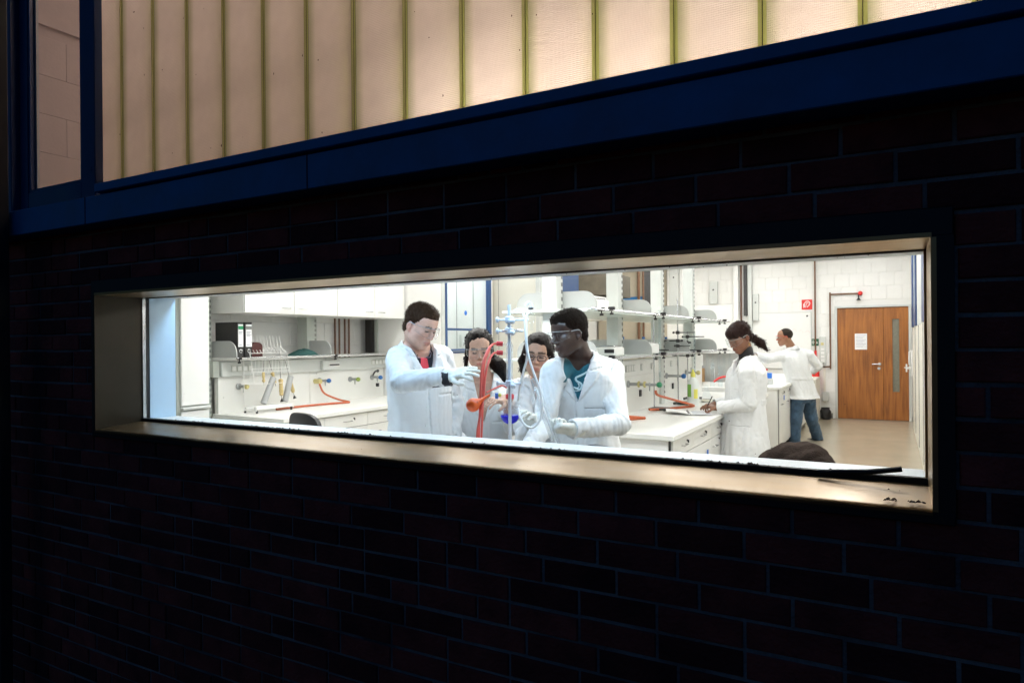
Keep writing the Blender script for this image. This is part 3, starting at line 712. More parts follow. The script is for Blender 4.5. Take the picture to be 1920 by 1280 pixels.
BX(-5.5, -3.86, 6.86, 6.90, 0, 2.75).build('side_panel', M['cream_paint'], h2)
BX(-5.45, -3.87, 5.641, 6.859, 0, .90).build('base_cabinet', M['cabinet_white'], h2)
BX(-5.45, -5.42, 5.641, 6.859, .90, 2.7).build('back_panel', M['cabinet_white'], h2)
fr = MB(); fr.box(-3.86, -3.82, 5.705, 5.76, .95, 2.6, ch=.003); fr.box(-3.86, -3.82, 6.80, 6.855, .95, 2.6, ch=.003); fr.box(-3.86, -3.82, 5.76, 6.80, 1.36, 1.40, ch=.003); fr.box(-3.86, -3.82, 5.76, 6.80, 2.02, 2.6, ch=.003)
fr.build('sash_frame', M['blue_frame'], h2); pane_x(h2, -3.845, 5.76, 6.8, 1.40, 2.02)

# ---- far left corner: cupboards, duct, pipes, blue panel
fc = thing('wall_cabinet', 'far white wall cabinets with dark soffit seen through the island rack', 'cabinet', (-4.8, 9, 1.6))
for k in range(3): BX(-5.3, -4.35, 7.6 + k * .9, 8.495 + k * .9, 1.9, 2.28, ch=.003).build('door', M['cabinet_white'], fc)
mat('dark_brown', (.10, .085, .06), .7, var=.2)
BX(-5.3, -4.30, 9.2, 10.4, 2.32, 2.72).build('soffit_box', M['dark_brown'], fc)
BX(-5.55, -4.2, 11.9, 12.46, 0, 3.3).build('wall_pier', M['beige_wall'], label='beige wall pier with copper pipes in the far corner', cat='pier')
for k, (x, r) in enumerate(((-4.62, .030), (-4.52, .020), (-2.66, .018))):
    q = MB().cyl((x, 11.84 if k < 2 else 12.42, .9), (x, 11.84 if k < 2 else 12.42, 3.3), r, n=10)
    q.build('copper_pipe', M['copper_pipe'], label=('thick copper pipe in front of the blue panel', 'thin copper pipe right next to the blue panel', 'copper pipe beside the dark column on the back wall')[k], cat='pipe')
BX(-4.98, -4.30, 11.88, 11.895, 2.12, 2.44).build('blue_panel', mat('mid_blue', (.02, .16, .40), .5, var=.2), label='blue panel on the beige pier, behind copper pipes', cat='panel')
BX(-3.56, -3.42, 8.95, 9.10, 1.96, 3.3, ch=.004).build('cable_duct', M['dark_grey_metal'], label='dark vertical duct hanging above the island rack', cat='duct')
BX(-2.60, -2.53, 12.36, 12.44, 2.0, 3.3, ch=.004).build('cable_duct', M['dark_grey_metal'], label='dark vertical duct on the back wall above the woman writing', cat='duct')
BX(-2.52, -2.44, 12.34, 12.44, .9, 3.3, ch=.004).build('service_column', M['light_grey'], label='light grey service column on the back wall beside the dark duct', cat='column')
BX(-2.80, -2.70, 12.34, 12.44, .9, 3.3, ch=.004).build('service_column', M['white_paint'], label='white service column on the back wall above the drying board', cat='column')
for k, (x0, x1, z0, z1) in enumerate(((-4.13, -3.93, 2.25, 3.02), (-3.28, -3.13, 2.26, 2.72), (-2.43, -2.32, 1.90, 2.43))):
    t = thing('wall_unit', ('tallest', 'middle', 'lowest')[k] + ' of three slim grey wall units high on the block wall', 'wall unit', (x0, 12.4, z0), 'grey wall units')
    BX(x0, x1, 12.37, 12.455, z0, z1, ch=.004).build('cover', M['light_grey'], t)
    MB().cyl(((x0 + x1) / 2, 12.365, z1 - .17), ((x0 + x1) / 2, 12.372, z1 - .17), .018, n=10).build('button', M['black_plastic'], t)

# ---- island rack
rk = thing('island_rack', 'grey reagent rack with two shelves, slotted posts and taps over the island bench', 'rack', (-2.03, 4.3, .9))
BX(-2.06, -2.0, 2.55, 6.35, .90, 1.355).build('service_panel', M['laminate'], rk)
BX(-2.075, -1.985, 2.56, 6.35, 1.215, 1.352, ch=.006).build('cable_duct', M['cabinet_white'], rk)
PY = (2.27, 3.47, 4.67, 5.87)
for y in PY:
    post(rk, -2.08, -1.975, y - .055, y + .055, .902, 2.45, 'light_grey')
    for zz in (1.412, 1.742):
        bookend(rk, -2.34, -1.73, y + .06, zz, .125); knob(rk, -1.70, y + .075, zz - .004); knob(rk, -1.66, y + .16, zz + .004)
mat('frost_shelf', (.70, .76, .72), .25, var=.03)
for zz in (1.39, 1.72):
    BX(-2.36, -1.72, 2.15, 6.3, zz, zz + .018, ch=.003).build('shelf', M['frost_shelf'], rk)
    MB().cyl((-1.695, 2.15, zz + .02), (-1.695, 6.3, zz + .02), .006, n=8).build('shelf_rail', M['steel'], rk)
    MB().cyl((-1.66, 2.15, zz + .012), (-1.66, 6.3, zz + .012), .006, n=8).build('shelf_rail', M['steel'], rk)
for y0, n in ((3.6, 4), (4.0, 1), (4.3, 1), (4.95, 1), (5.2, 1)):
    for k in range(n):
        s_ = BX(-1.985, -1.976, y0 + k * .062, y0 + k * .062 + .056, 1.255, 1.315, ch=.003).build('socket', M['light_grey'], rk)
        BX(-1.976, -1.973, y0 + k * .062 + .008, y0 + k * .062 + .048, 1.263, 1.307, ch=.001).build('socket_plate', M['white_paint'], s_)
tap(rk, -2.0, 3.70, 1.150, 1, 'tap_dgreen', .26, True); tap(rk, -2.0, 4.85, 1.165, 1, 'tap_blue', .16)
tap(rk, -2.0, 5.6, 1.165, 1, 'tap_yellow', .12)
for y in (4.0, 5.05): BX(-2.0, -1.985, y, y + .04, 1.02, 1.08, ch=.003).build('switch', M['black_plastic'], rk)
# things on the rack shelves
def scale_box(label, x, y, z, sx, sy, sz):
    t = thing('balance', label, 'instrument', (x, y, z), 'instruments on the rack')
    BX(x - sx / 2, x + sx / 2, y - sy / 2, y + sy / 2, z, z + sz, ch=.012).build('housing', M['cabinet_white'], t)
    BX(x + sx * .1, x + sx * .45, y - sy / 2 - .003, y - sy / 2, z + sz * .35, z + sz * .75).build('display', M['black_plastic'], t)
    BX(x - sx * .4, x + sx * .4, y - sy * .35, y + sy * .4, z + sz, z + sz + .012, ch=.004).build('pan', M['steel'], t)
scale_box('small white balance on the lower rack shelf right beside the dark-haired man', -1.92, 3.0, 1.409, .22, .2, .07)
scale_box('white instrument with pan farther along the lower rack shelf', -1.90, 3.85, 1.409, .20, .25, .09)
scale_box('white boxy instrument on the upper rack shelf', -1.95, 2.75, 1.739, .2, .28, .09)
def bottle_set(label, x, y, z, r, h, m, capm, name='bottle', cat='bottle', group=None):
    t = thing(name, label, cat, (x, y, z), group)
    MB().lathe([(0, 0), (r, 0), (r, h * .62), (r * .8, h * .74), (r * .36, h * .82), (r * .36, h * .9), (0, h * .9)], (x, y, z), n=16).build('body', M[m], t)
    MB().lathe([(r * .42, h * .86), (r * .42, h), (0, h)], (x, y, z), n=12).build('cap', M[capm], t)
    return t
for k, (x, y, z) in enumerate(((-2.05, 3.72, 1.41), (-2.02, 4.2, 1.41), (-2.1, 5.2, 1.41))):
    bottle_set(('nearest', 'second', 'last')[k] + ' small glass bottle on the lower rack shelf', x, y, z, .035, .15, 'lab_glass', 'tap_blue', group='bottles on the rack')

# ---- retort stands on the island
def rod_clamp(parent, p, d, ln=.12):
    d = Vector(d).normalized(); p = Vector(p); b = MB()
    b.box(p.x - .016, p.x + .016, p.y - .016, p.y + .016, p.z - .016, p.z + .016, ch=.004)
    b.cyl(p, p + d * ln, .006, n=8); b.cyl(p - d * .045, p, .004, n=6); b.sphere(p - d * .05, .012, 8)
    e = p + d * ln; s = d.cross(Vector((0, 0, 1))).normalized()
    for sg in (-1, 1): b.tube([e, e + d * .02 + s * .022 * sg, e + d * .05 + s * .02 * sg], .005, 6, res=3)
    return b.build('clamp', M['dark_grey_metal'], parent)
def stand(label, x, y, z0, top, clamps, base=(.13, .085), rodm='steel'):
    t = thing('retort_stand', label, 'lab stand', (x, y, z0), 'retort stands')
    BX(x - .03, x + base[0], y - base[1], y + base[1], z0 + .008, z0 + .022, ch=.003).build('base', M['dark_grey_metal'], t)
    f_ = MB()
    for a in (x - .02, x + base[0] - .015):
        for c in (y - base[1] + .015, y + base[1] - .015): f_.cyl((a, c, z0 + .0005), (a, c, z0 + .009), .012, n=8)
    f_.build('foot', M['black_plastic'], t)
    MB().cyl((x, y, z0 + .02), (x, y, top), .0065, n=10).build('rod', M[rodm], t)
    for z, d in clamps: rod_clamp(t, (x, y, z), d)
    return t
stand('nearest retort stand on the island bench, with clamp', -1.874, 4.05, .90, 1.77, [(1.44, (.8, -.5, 0)), (1.47, (-.7, .4, 0)), (1.40, (.9, .3, 0))])
stand('tallest retort stand on the island bench, behind the nearest one', -1.833, 4.694, .90, 1.93, [(1.47, (.7, -.6, 0)), (1.52, (-.7, .3, 0)), (1.60, (.5, .6, 0))])
stand('shortest retort stand on the island bench, beside the wash bottle', -1.889, 5.272, .90, 1.62, [(1.42, (.7, -.5, 0)), (1.50, (-.6, .6, 0)), (1.56, (.9, .2, 0)), (1.36, (-.8, .2, 0))])
def glass_tube(label, x, y, z0, z1, r, name='glass_tube', cat='glass tube', group=None):
    t = MB(); t.lathe([(r, 0), (r, z1 - z0), (r * 1.5, z1 - z0 + .012), (r * .8, z1 - z0 + .01), (r * .8, .004), (r * .5, 0)], (x, y, z0), n=12)
    return t.build(name, M['lab_glass'], label=label, cat=cat, group=group)
glass_tube('tall glass burette clamped to the nearest retort stand', -1.80, 3.985, 1.20, 1.78, .012)
glass_tube('tall glass column clamped to the shortest retort stand', -1.80, 5.21, 1.05, 1.60, .012)
# wash bottle
t = thing('wash_bottle', 'white plastic wash bottle with yellow and green label on the island bench', 'bottle', (-1.66, 4.589, .9))
mat('bottle_plastic', (.72, .76, .74), .35); mat('label_green', (.16, .38, .05), .5); mat('label_yellow', (.72, .68, .12), .5)
MB().lathe([(0, 0), (.052, 0), (.056, .01), (.056, .19), (.050, .225), (.03, .262), (.018, .275), (0, .275)], (-1.66, 4.589, .9), n=20).build('body', M['bottle_plastic'], t)
MB().lathe([(.021, .272), (.021, .31), (.010, .325), (.008, .345), (0, .345)], (-1.66, 4.589, .9), n=14).build('cap', M['label_yellow'], t)
def label_patch(parent, c, r, z0, z1, a0, a1, m, name='label'):
    b = MB(); n = 10; vs = []
    for i in range(n + 1):
        a = a0 + (a1 - a0) * i / n
        for z in (z0, z1): vs.append((c[0] + r * math.cos(a), c[1] + r * math.sin(a), z))
    b.add(vs, [(2 * i, 2 * i + 2, 2 * i + 3, 2 * i + 1) for i in range(n)]); return b.build(name, M[m], parent)
label_patch(t, (-1.66, 4.589), .0568, .985, 1.105, R(-145), R(-95), 'label_green'); label_patch(t, (-1.66, 4.589), .0568, .97, 1.06, R(-70), R(-30), 'label_yellow')
# conical flask
t = thing('conical_flask', 'conical glass flask behind the notebook', 'flask', (-1.63, 5.0, .9))
MB().lathe([(0, .003), (.06, .003), (.062, .012), (.022, .13), (.020, .17), (.026, .178)], (-1.63, 5.0, .9), n=20).build('body', M['lab_glass'], t)
mat('clear_liquid', (.75, .72, .62), .1)
MB().lathe([(0, .006), (.056, .006), (.055, .03), (0, .03)], (-1.63, 5.0, .9), n=18).build('residue', M['clear_liquid'], t)
# notebook with ruled pages and a loose sheet
nb = thing('notebook', 'open white notebook the woman writes in', 'notebook', (-1.46, 3.88, .9))
mat('paper', (.86, .87, .88), .8); mat('ink', (.25, .27, .34), .8)
def page(name, pts, z0, z1, curl, m='paper', thick=.004):
    (x0, y0), (x1, y1), (x2, y2), (x3, y3) = pts; n = 8; vs = []; fs = []
    for i in range(n + 1):
        u = i / n
        for v in (0, 1):
            ax = (x0 + (x1 - x0) * u) * (1 - v) + (x3 + (x2 - x3) * u) * v; ay = (y0 + (y1 - y0) * u) * (1 - v) + (y3 + (y2 - y3) * u) * v
            vs.append((ax, ay, z0 + (z1 - z0) * u + curl * math.sin(u * 3.14159)))
    fs = [(2 * i, 2 * i + 2, 2 * i + 3, 2 * i + 1) for i in range(n)]
    b = MB(); k = len(vs); b.add(vs, fs); b.add([(p[0], p[1], p[2] - thick) for p in vs], [f[::-1] for f in fs]); b.add([vs[0], vs[1], (vs[1][0], vs[1][1], vs[1][2] - thick), (vs[0][0], vs[0][1], vs[0][2] - thick)], [(0, 1, 2, 3)])
    return b.build(name, M[m], nb)
page('page_block', ((-1.29, 3.79), (-1.47, 3.72), (-1.56, 3.98), (-1.38, 4.05)), .9045, .906, .004, thick=.004)
page('page_block', ((-1.47, 3.72), (-1.66, 3.70), (-1.74, 3.95), (-1.56, 3.98)), .906, .925, .008, thick=.004)
rl = MB()
for k in range(9):
    u = .12 + k * .095; a = Vector((-1.29, 3.79, .9125)).lerp(Vector((-1.38, 4.05, .9125)), u); c = Vector((-1.46, 3.722, .9125)).lerp(Vector((-1.55, 3.982, .9125)), u)
    rl.tube([a.lerp(c, .1), a.lerp(c, .9)], .0007, 4, res=1)
rl.build('handwriting', M['ink'], nb)
rings = MB()
for k in range(14):
    u = (k + .5) / 14; p = Vector((-1.47, 3.72, .912)).lerp(Vector((-1.56, 3.98, .912)), u); rings.tube([p + Vector((-.008, 0, -.004)), p + Vector((-.004, 0, .006)), p + Vector((.004, 0, .006)), p + Vector((.008, 0, -.004))], .0009, 5, res=2)
rings.build('binding', M['dark_grey_metal'], nb)
# hoses
mat('orange_hose', (.52, .11, .035), .45, var=.12, vscale=20)
MB().tube([(-1.76, 3.72, 1.10), (-1.75, 3.75, 1.06), (-1.72, 4.0, 1.01), (-1.64, 4.30, .945), (-1.615, 4.42, .918), (-1.63, 4.40, .912), (-1.70, 4.22, .912), (-1.80, 4.0, .913), (-1.86, 3.86, .92)], .011, 10, res=8).build('orange_hose', M['orange_hose'], label='orange rubber hose looping round the nearest retort stand on the island bench', cat='hose')
MB().tube([(-1.97, 2.9, 1.02), (-1.86, 3.08, .95), (-1.735, 3.27, .915), (-1.725, 3.29, .912), (-1.78, 3.20, .912), (-1.90, 2.98, .912), (-1.96, 2.86, .912)], .011, 10, res=8).build('orange_hose', M['orange_hose'], label='orange rubber hose behind the elbow of the man in the teal shirt', cat='hose')
MB().tube([(-5.215, 3.29, 1.125), (-5.205, 3.29, 1.08), (-5.16, 3.31, 1.0), (-5.05, 3.40, .935), (-4.95, 3.43, .914), (-4.93, 3.38, .912), (-5.0, 3.15, .912), (-5.04, 2.8, .912), (-5.03, 2.55, .912)], .010, 10, res=8).build('orange_hose', M['orange_hose'], label='orange rubber hose from the blue tap along the wall bench', cat='hose')

# ---- drying board and screen at the far island
db = thing('drying_board', 'grey drying board with hanging glassware under a white screen', 'drying board', (-2.2, 7.5, .9))
mat('tile_grey', (.40, .40, .38), .4, var=.08)
BX(-2.60, -1.80, 7.51, 7.53, .905, 1.372).build('board', M['tile_grey'], db)
BX(-2.42, -1.86, 7.50, 7.535, 1.378, 1.99, ch=.004).build('screen', M['cabinet_white'], db)
BX(-2.5, -1.84, 7.42, 7.51, 1.345, 1.365).build('rail', M['white_paint'], db)
for k in range(8):
    x = -2.42 + k * .075
    MB().lathe([(.012, 0), (.016, .02), (.016, .22), (.010, .25), (.010, .29)], (x, 7.46, 1.05), n=10).build('hanging_tube', M['lab_glass'], db)
for k, x in enumerate((-2.0, -1.9)):
    glass_tube(('taller', 'shorter')[k] + ' measuring cylinder at the sink by the drying board', x, 6.9, .90, 1.22 - k * .04, .03, 'measuring_cylinder', 'glassware', 'measuring cylinders')
sk = thing('sink', 'white ceramic sink between the two island benches', 'sink', (-1.85, 6.95, .6))
s_ = MB(); s_.box(-2.45, -1.45, 6.45, 6.50, .62, .955, ch=.008); s_.box(-2.45, -1.45, 7.40, 7.45, .62, .955, ch=.008); s_.box(-1.50, -1.45, 6.50, 7.40, .62, .955, ch=.008); s_.box(-2.45, -2.40, 6.50, 7.40, .62, .955, ch=.008); s_.box(-2.40, -1.50, 6.50, 7.40, .62, .65)
s_.build('basin', M['white_paint'], sk); BX(-2.40, -1.52, 6.47, 7.43, 0, .62).build('base', M['cabinet_white'], sk)
MB().tube([(-2.1, 7.44, .95), (-2.1, 7.44, 1.12), (-2.1, 7.36, 1.18), (-2.1, 7.25, 1.14)], .011, 8).build('spout', M['chrome'], sk)
mat('carton', (.42, .24, .09), .8, var=.2)
BX(-2.40, -2.22, 7.30, 7.42, .96, 1.14, ch=.002).build('carton', M['carton'], label='small brown carton on the edge of the sink', cat='box')
b = MB(); b.tube([(-1.95, 6.75, 1.0), (-1.88, 6.78, 1.05), (-1.80, 6.80, 1.06), (-1.70, 6.8, 1.0)], .012, 8); b.build('red_hose', M['red_paint'], label='short red hose over the sink edge', cat='hose')
# blue boxes and bottles on the far bench
for k, (x, y, m) in enumerate(((-1.62, 7.85, 'blue_tag'), (-1.50, 8.05, 'blue_tag'))):
    t = thing('reagent_box', ('front', 'rear')[k] + ' blue-lidded reagent box on the far bench', 'box', (x, y, .9), 'blue-lidded boxes')
    BX(x - .06, x + .06, y - .06, y + .06, .9, .985, ch=.006).build('tray', M['light_grey'], t)
    BX(x - .05, x + .05, y - .04, y + .05, .985, 1.06, ch=.006).build('lid', M[m], t)
bottle_set('yellow-green bottle on the far bench behind the blue-lidded boxes', -1.70, 8.1, .9, .035, .26, 'label_green', 'tap_yellow')
bottle_set('white bottle with red cap on the far bench by the man in jeans', -1.58, 8.45, .9, .04, .2, 'bottle_plastic', 'red_paint')
bottle_set('clear bottle with red cap on the far bench', -1.75, 8.7, .9, .04, .24, 'lab_glass', 'red_paint')

# ---- back wall: door, signs, pipes
dr = thing('door', 'brown wooden double door with narrow glass strip and paper notice', 'door', (-.31, YB, 0))
f = MB(); f.box(-.945, -.905, YB - .03, YB + .08, 0, 2.145, ch=.003); f.box(.275, .32, YB - .03, YB + .08, 0, 2.145, ch=.003); f.box(-.905, .275, YB - .03, YB + .08, 2.105, 2.145, ch=.003)
f.build('door_frame', M['light_grey'], dr)
lf1 = BX(-.903, -.134, YB + .005, YB + .05, .008, 2.10, ch=.003).build('door_leaf', M['door_wood'], dr)
lf2 = MB(); lf2.box(-.130, .012, YB + .005, YB + .05, .008, 2.10); lf2.box(.130, .273, YB + .005, YB + .05, .008, 2.10); lf2.box(.012, .130, YB + .005, YB + .05, .008, .53); lf2.box(.012, .130, YB + .005, YB + .05, 1.885, 2.10)
lf2 = lf2.build('door_leaf', M['door_wood'], dr)
b = MB(); b.box(.008, .016, YB - .003, YB + .005, .525, 1.89); b.box(.126, .134, YB - .003, YB + .005, .525, 1.89); b.box(.016, .126, YB - .003, YB + .005, .525, .535); b.box(.016, .126, YB - .003, YB + .005, 1.88, 1.89); b.build('glazing_bead', M['door_wood'], lf2)
mat('wired_glass', (.22, .22, .17), .2, var=.15, vscale=30)
BX(.0125, .1295, YB + .022, YB + .028, .53, 1.885).build('glass_strip', M['wired_glass'], lf2)
b = MB(); b.tube([(-.195, YB + .005, 1.045), (-.195, YB - .05, 1.045), (-.22, YB - .055, 1.045), (-.32, YB - .05, 1.045)], .010, 8, res=3); b.cyl((-.195, YB - .006, 1.045), (-.195, YB + .005, 1.045), .026, n=14); b.cyl((-.205, YB - .006, .965), (-.205, YB + .005, .965), .026, n=14)
b.build('handle', M['chrome'], lf1)
BX(-.605, -.40, YB - .0005, YB + .0045, 1.315, 1.615).build('notice', M['paper'], dr, label='white paper notice taped to the door')
nt_ = MB()
for k in range(9): nt_.box(-.585, -.42 - .05 * ((k * 7) % 3) / 2, YB - .0012, YB - .0005, 1.58 - k * .027, 1.585 - k * .027)
nt_.build('notice_print', M['ink'], dr)
# fire hose sign
YS = YB - .012
sg = thing('fire_hose_sign', 'square red fire hose sign with white hose symbol on the block wall', 'sign', (-1.43, YS, 2.19))
BX(-1.528, -1.338, YS - .006, YS, 2.094, 2.287).build('plate', M['red_paint'], sg)
b = MB(); y = YS - .0075
b.tube([(-1.475, y, 2.135), (-1.475, y, 2.205), (-1.455, y, 2.245), (-1.415, y, 2.255), (-1.385, y, 2.235), (-1.385, y, 2.195), (-1.41, y, 2.165), (-1.43, y, 2.14)], .0085, 6, res=4)
b.tube([(-1.455, y, 2.135), (-1.44, y, 2.215), (-1.415, y, 2.225), (-1.41, y, 2.205)], .006, 6, res=4)
b.box(-1.50, -1.488, y - .003, y + .0015, 2.13, 2.21); b.build('symbol', M['white_paint'], sg)
ex = thing('exit_sign', 'small green emergency sign behind the copper pipe', 'sign', (-1.3, YS, 1.46))
BX(-1.361, -1.229, YS - .006, YS, 1.39, 1.525).build('plate', M['green_sign'], ex)
b = MB(); b.box(-1.335, -1.322, YS - .0075, YS - .006, 1.41, 1.505); b.box(-1.352, -1.305, YS - .0077, YS - .006, 1.451, 1.464); b.prism([(-1.275, 1.43), (-1.245, 1.43), (-1.26, 1.49)], 'y', YS - .0075, YS - .006); b.build('symbol', M['white_paint'], ex)
pb = thing('switch_panel', 'white switch panel with yellow label between the copper pipes', 'switch panel', (-1.16, YS, 1.25))
BX(-1.215, -1.10, YS - .02, YS, 1.02, 1.56, ch=.005).build('plate', M['light_grey'], pb)
BX(-1.19, -1.14, YS - .024, YS - .02, 1.40, 1.45).build('warning_label', M['tap_yellow'], pb)
for z in (1.09, 1.16, 1.23, 1.30): BX(-1.19, -1.13, YS - .026, YS - .02, z, z + .045, ch=.002).build('switch', M['white_paint'], pb)
b = MB(); yy = YB - .045
b.tube([(-1.284, yy, 3.3), (-1.284, yy, 1.06), (-1.275, yy, 1.0), (-1.24, yy, .985), (-1.07, yy, .985), (-1.03, yy, 1.0), (-1.022, yy, 1.05), (-1.022, yy, 2.30), (-1.015, yy, 2.355), (-.97, yy, 2.37), (-.53, yy, 2.37)], .015, 10, res=3)
sh = thing('emergency_shower', 'copper pipe run with red valve ending in an emergency shower above the door', 'emergency shower', (-1.1, yy, 1))
b.build('pipe', M['copper_pipe'], sh)
MB().sphere((-.505, yy, 2.372), .042, 14).build('valve_cap', M['red_paint'], sh)
b = MB(); b.cyl((-.535, yy, 2.36), (-.535, yy, 2.27), .012, n=10); b.lathe([(.012, 0), (.03, -.02), (.045, -.035), (0, -.036)], (-.535, yy, 2.28), n=14); b.build('shower_head', M['black_plastic'], sh)
MB().cyl((-1.284, yy, 1.12), (-1.284, yy, 1.30), .022, n=10).build('valve', M['red_paint'], sh)
for z in (1.75,): BX(-1.03, -1.012, yy - .012, YB - .006, z, z + .02).build('pipe_clip', M['steel'], sh)
BX(-1.15, -1.11, YB - .028, YB - .008, 0.3, .98).build('conduit', M['cream_paint'], label='thin cream conduit below the switch panel', cat='conduit')
wbd = thing('whiteboard', 'white board on the block wall behind the man in jeans', 'whiteboard', (-2.0, YS, 1.4))
BX(-2.75, -1.365, YS - .016, YS, .95, 2.04, ch=.003).build('board', M['cabinet_white'], wbd)
b = MB(); b.box(-2.76, -1.355, YS - .02, YS - .001, 2.04, 2.052); b.box(-2.76, -1.355, YS - .02, YS - .001, .938, .95); b.box(-1.365, -1.353, YS - .02, YS - .001, .938, 2.052); b.build('edge', M['light_grey'], wbd)
mat('pale_red', (.75, .55, .52), .7)
b = MB(); rg = random.Random(4)
for k in range(5):
    x = -1.95 + .12 * k; z = 1.70 + rg.uniform(-.05, .05); b.tube([(x, YS - .0165, z), (x + .05, YS - .0165, z + .03), (x + .09, YS - .0165, z - .02)], .003, 4, res=3)
b.build('scribble', M['pale_red'], wbd); MB().cyl((-1.43, YS - .024, 1.97), (-1.43, YS - .016, 1.97), .018, n=10).build('magnet', M['black_plastic'], wbd)
fe = thing('fire_extinguisher', 'red fire extinguisher behind the man in jeans', 'fire extinguisher', (-1.30, 12.25, .55))
MB().lathe([(0, 0), (.07, 0), (.075, .02), (.075, .36), (.05, .42), (.02, .44), (.02, .47), (0, .47)], (-1.285, 12.36, .52), n=16).build('cylinder', M['red_paint'], fe)
b = MB(); b.tube([(-1.22, 12.33, .98), (-1.22, 12.33, 1.02), (-1.12, 12.3, 1.06)], .008, 6, res=3); b.tube([(-1.22, 12.33, 1.0), (-1.11, 12.29, .99)], .007, 6, res=1); b.tube([(-1.24, 12.33, .98), (-1.30, 12.31, .9), (-1.30, 12.31, .65)], .010, 6); b.build('valve', M['black_plastic'], fe)
bn = thing('waste_bin', 'small waste bin with black bag beside the door', 'bin', (-1.10, 12.25, 0))
b = MB(); rg = random.Random(2); n = 18; pr = [(.07, 0), (.095, .04), (.085, .10), (.095, .15), (.07, .20), (.08, .22), (.06, .20)]; vs = []
for j, (r, z) in enumerate(pr):
    for i in range(n): a = 2 * math.pi * i / n; k = 1 + .10 * math.sin(3 * a + j) + rg.uniform(-.06, .06); vs.append((-1.10 + r * k * math.cos(a), 12.25 + r * k * math.sin(a), z + .001))
b.add(vs, [(j * n + i, j * n + (i + 1) % n, (j + 1) * n + (i + 1) % n, (j + 1) * n + i) for j in range(len(pr) - 1) for i in range(n)]); b.build('bag', M['black_plastic'], bn)
BX(-1.17, -1.05, 12.36, 12.45, .33, .50, ch=.01).build('bin_lid', M['light_grey'], bn)

# ---- right wall: fume cupboard in sharp perspective
h3 = thing('fume_cupboard', 'cream fume cupboard with blue sash frames along the wall by the door', 'fume cupboard', (.36, 9, 0))
BX(.315, .399, 6.3, 11.5, 0, 1.70, ch=.004).build('base_cabinet', M['cream_paint'], h3)
for k, (a, c) in enumerate(((6.3, 7.1), (9.3, 10.0), (10.9, 11.5))): BX(.300, .399, a, c, 1.705, 3.2, ch=.004).build('sash_frame', M['blue_frame'], h3)
for k, (a, c) in enumerate(((7.1, 9.3), (10.0, 10.9))): BX(.318, .399, a, c, 1.705, 3.2).build('panel', M['light_grey'], h3)
for y in (7.0, 8.4, 9.9): BX(.306, .3148, y, y + .03, .1, 1.69).build('seam', M['steel'], h3)
ts = thing('wall_fitting', 'white wall arm with taps beside the door', 'wall fitting', (.25, 11.9, 1.0))
b = MB(); b.box(.30, .399, 11.8, 12.0, .85, 1.30, ch=.01); b.build('bracket', M['white_paint'], ts)
b = MB(); b.tube([(.32, 11.85, 1.30), (.27, 11.85, 1.28), (.27, 11.85, 1.06)], .012, 6, res=2); b.box(.24, .31, 11.82, 11.88, .98, 1.02, ch=.005); b.box(.215, .24, 11.83, 11.87, .93, 1.07, ch=.005); b.box(.19, .215, 11.84, 11.86, 1.0, 1.015); b.build('arm', M['white_paint'], ts)

# ---- on the wall bench: binders, cloth, draining rack
mat('binder_grey', (.028, .028, .028), .75, var=.5, vscale=120, bump=.2, bscale=300); mat('label_white', (.82, .83, .84), .7); mat('green_strip', (.02, .30, .12), .6); mat('grey_strip', (.20, .21, .20), .6)
for k in range(2):
    y0 = 2.150 + k * .082; y1 = y0 + (.066 if k == 0 else .078)
    t = thing('ring_binder', ('grey ring binder with green-topped label on the shelf', 'grey ring binder with grey-topped label on the shelf')[k], 'binder', (-5.2, y0, 1.403), 'ring binders')
    BX(-5.36, -5.065, y0, y1, 1.4035, 1.72, ch=.003).build('cover', M['binder_grey'], t)
    s_ = BX(-5.064, -5.0615, y0 + .008, y1 - .006, 1.50, 1.70).build('spine_label', M['label_white'], t)
    BX(-5.0614, -5.0605, y0 + .008, y1 - .006, 1.655, 1.685).build('label_band', M[('green_strip', 'grey_strip')[k]], s_)
    b = MB()
    for r in range(4 if k else 2): b.box(-5.0614, -5.0608, y0 + .014, y1 - .014 - .008 * (r % 2), 1.628 - r * .012, 1.633 - r * .012)
    b.box(-5.0614, -5.0608, y0 + .016, y1 - .02, 1.512, 1.518); b.build('label_text', M['ink'], s_)
    b = MB(); yc = (y0 + y1) / 2; b.lathe([(.012, 0), (.017, .002), (.017, .005), (.012, .006), (.012, 0)], (-5.066, yc, 1.462), (1, 0, 0), 16); b.build('finger_ring', M['chrome'], t)
t = MB(); n = 14; vs = [(-5.15, 2.44, 1.4035), (-5.15, 2.44 + .10, 1.4035)]
bk = MB(); pts = [(2.32, 1.404), (2.44, 1.404)] + [(2.38 + .06 * math.cos(a), 1.50 + .04 * math.sin(a)) for a in [k * math.pi / 10 for k in range(11)]]
bk.prism(pts, 'x', -5.30, -5.08).build('storage_box', mat('maroon', (.06, .012, .01), .6), label='dark maroon rounded box beside the ring binders', cat='box')
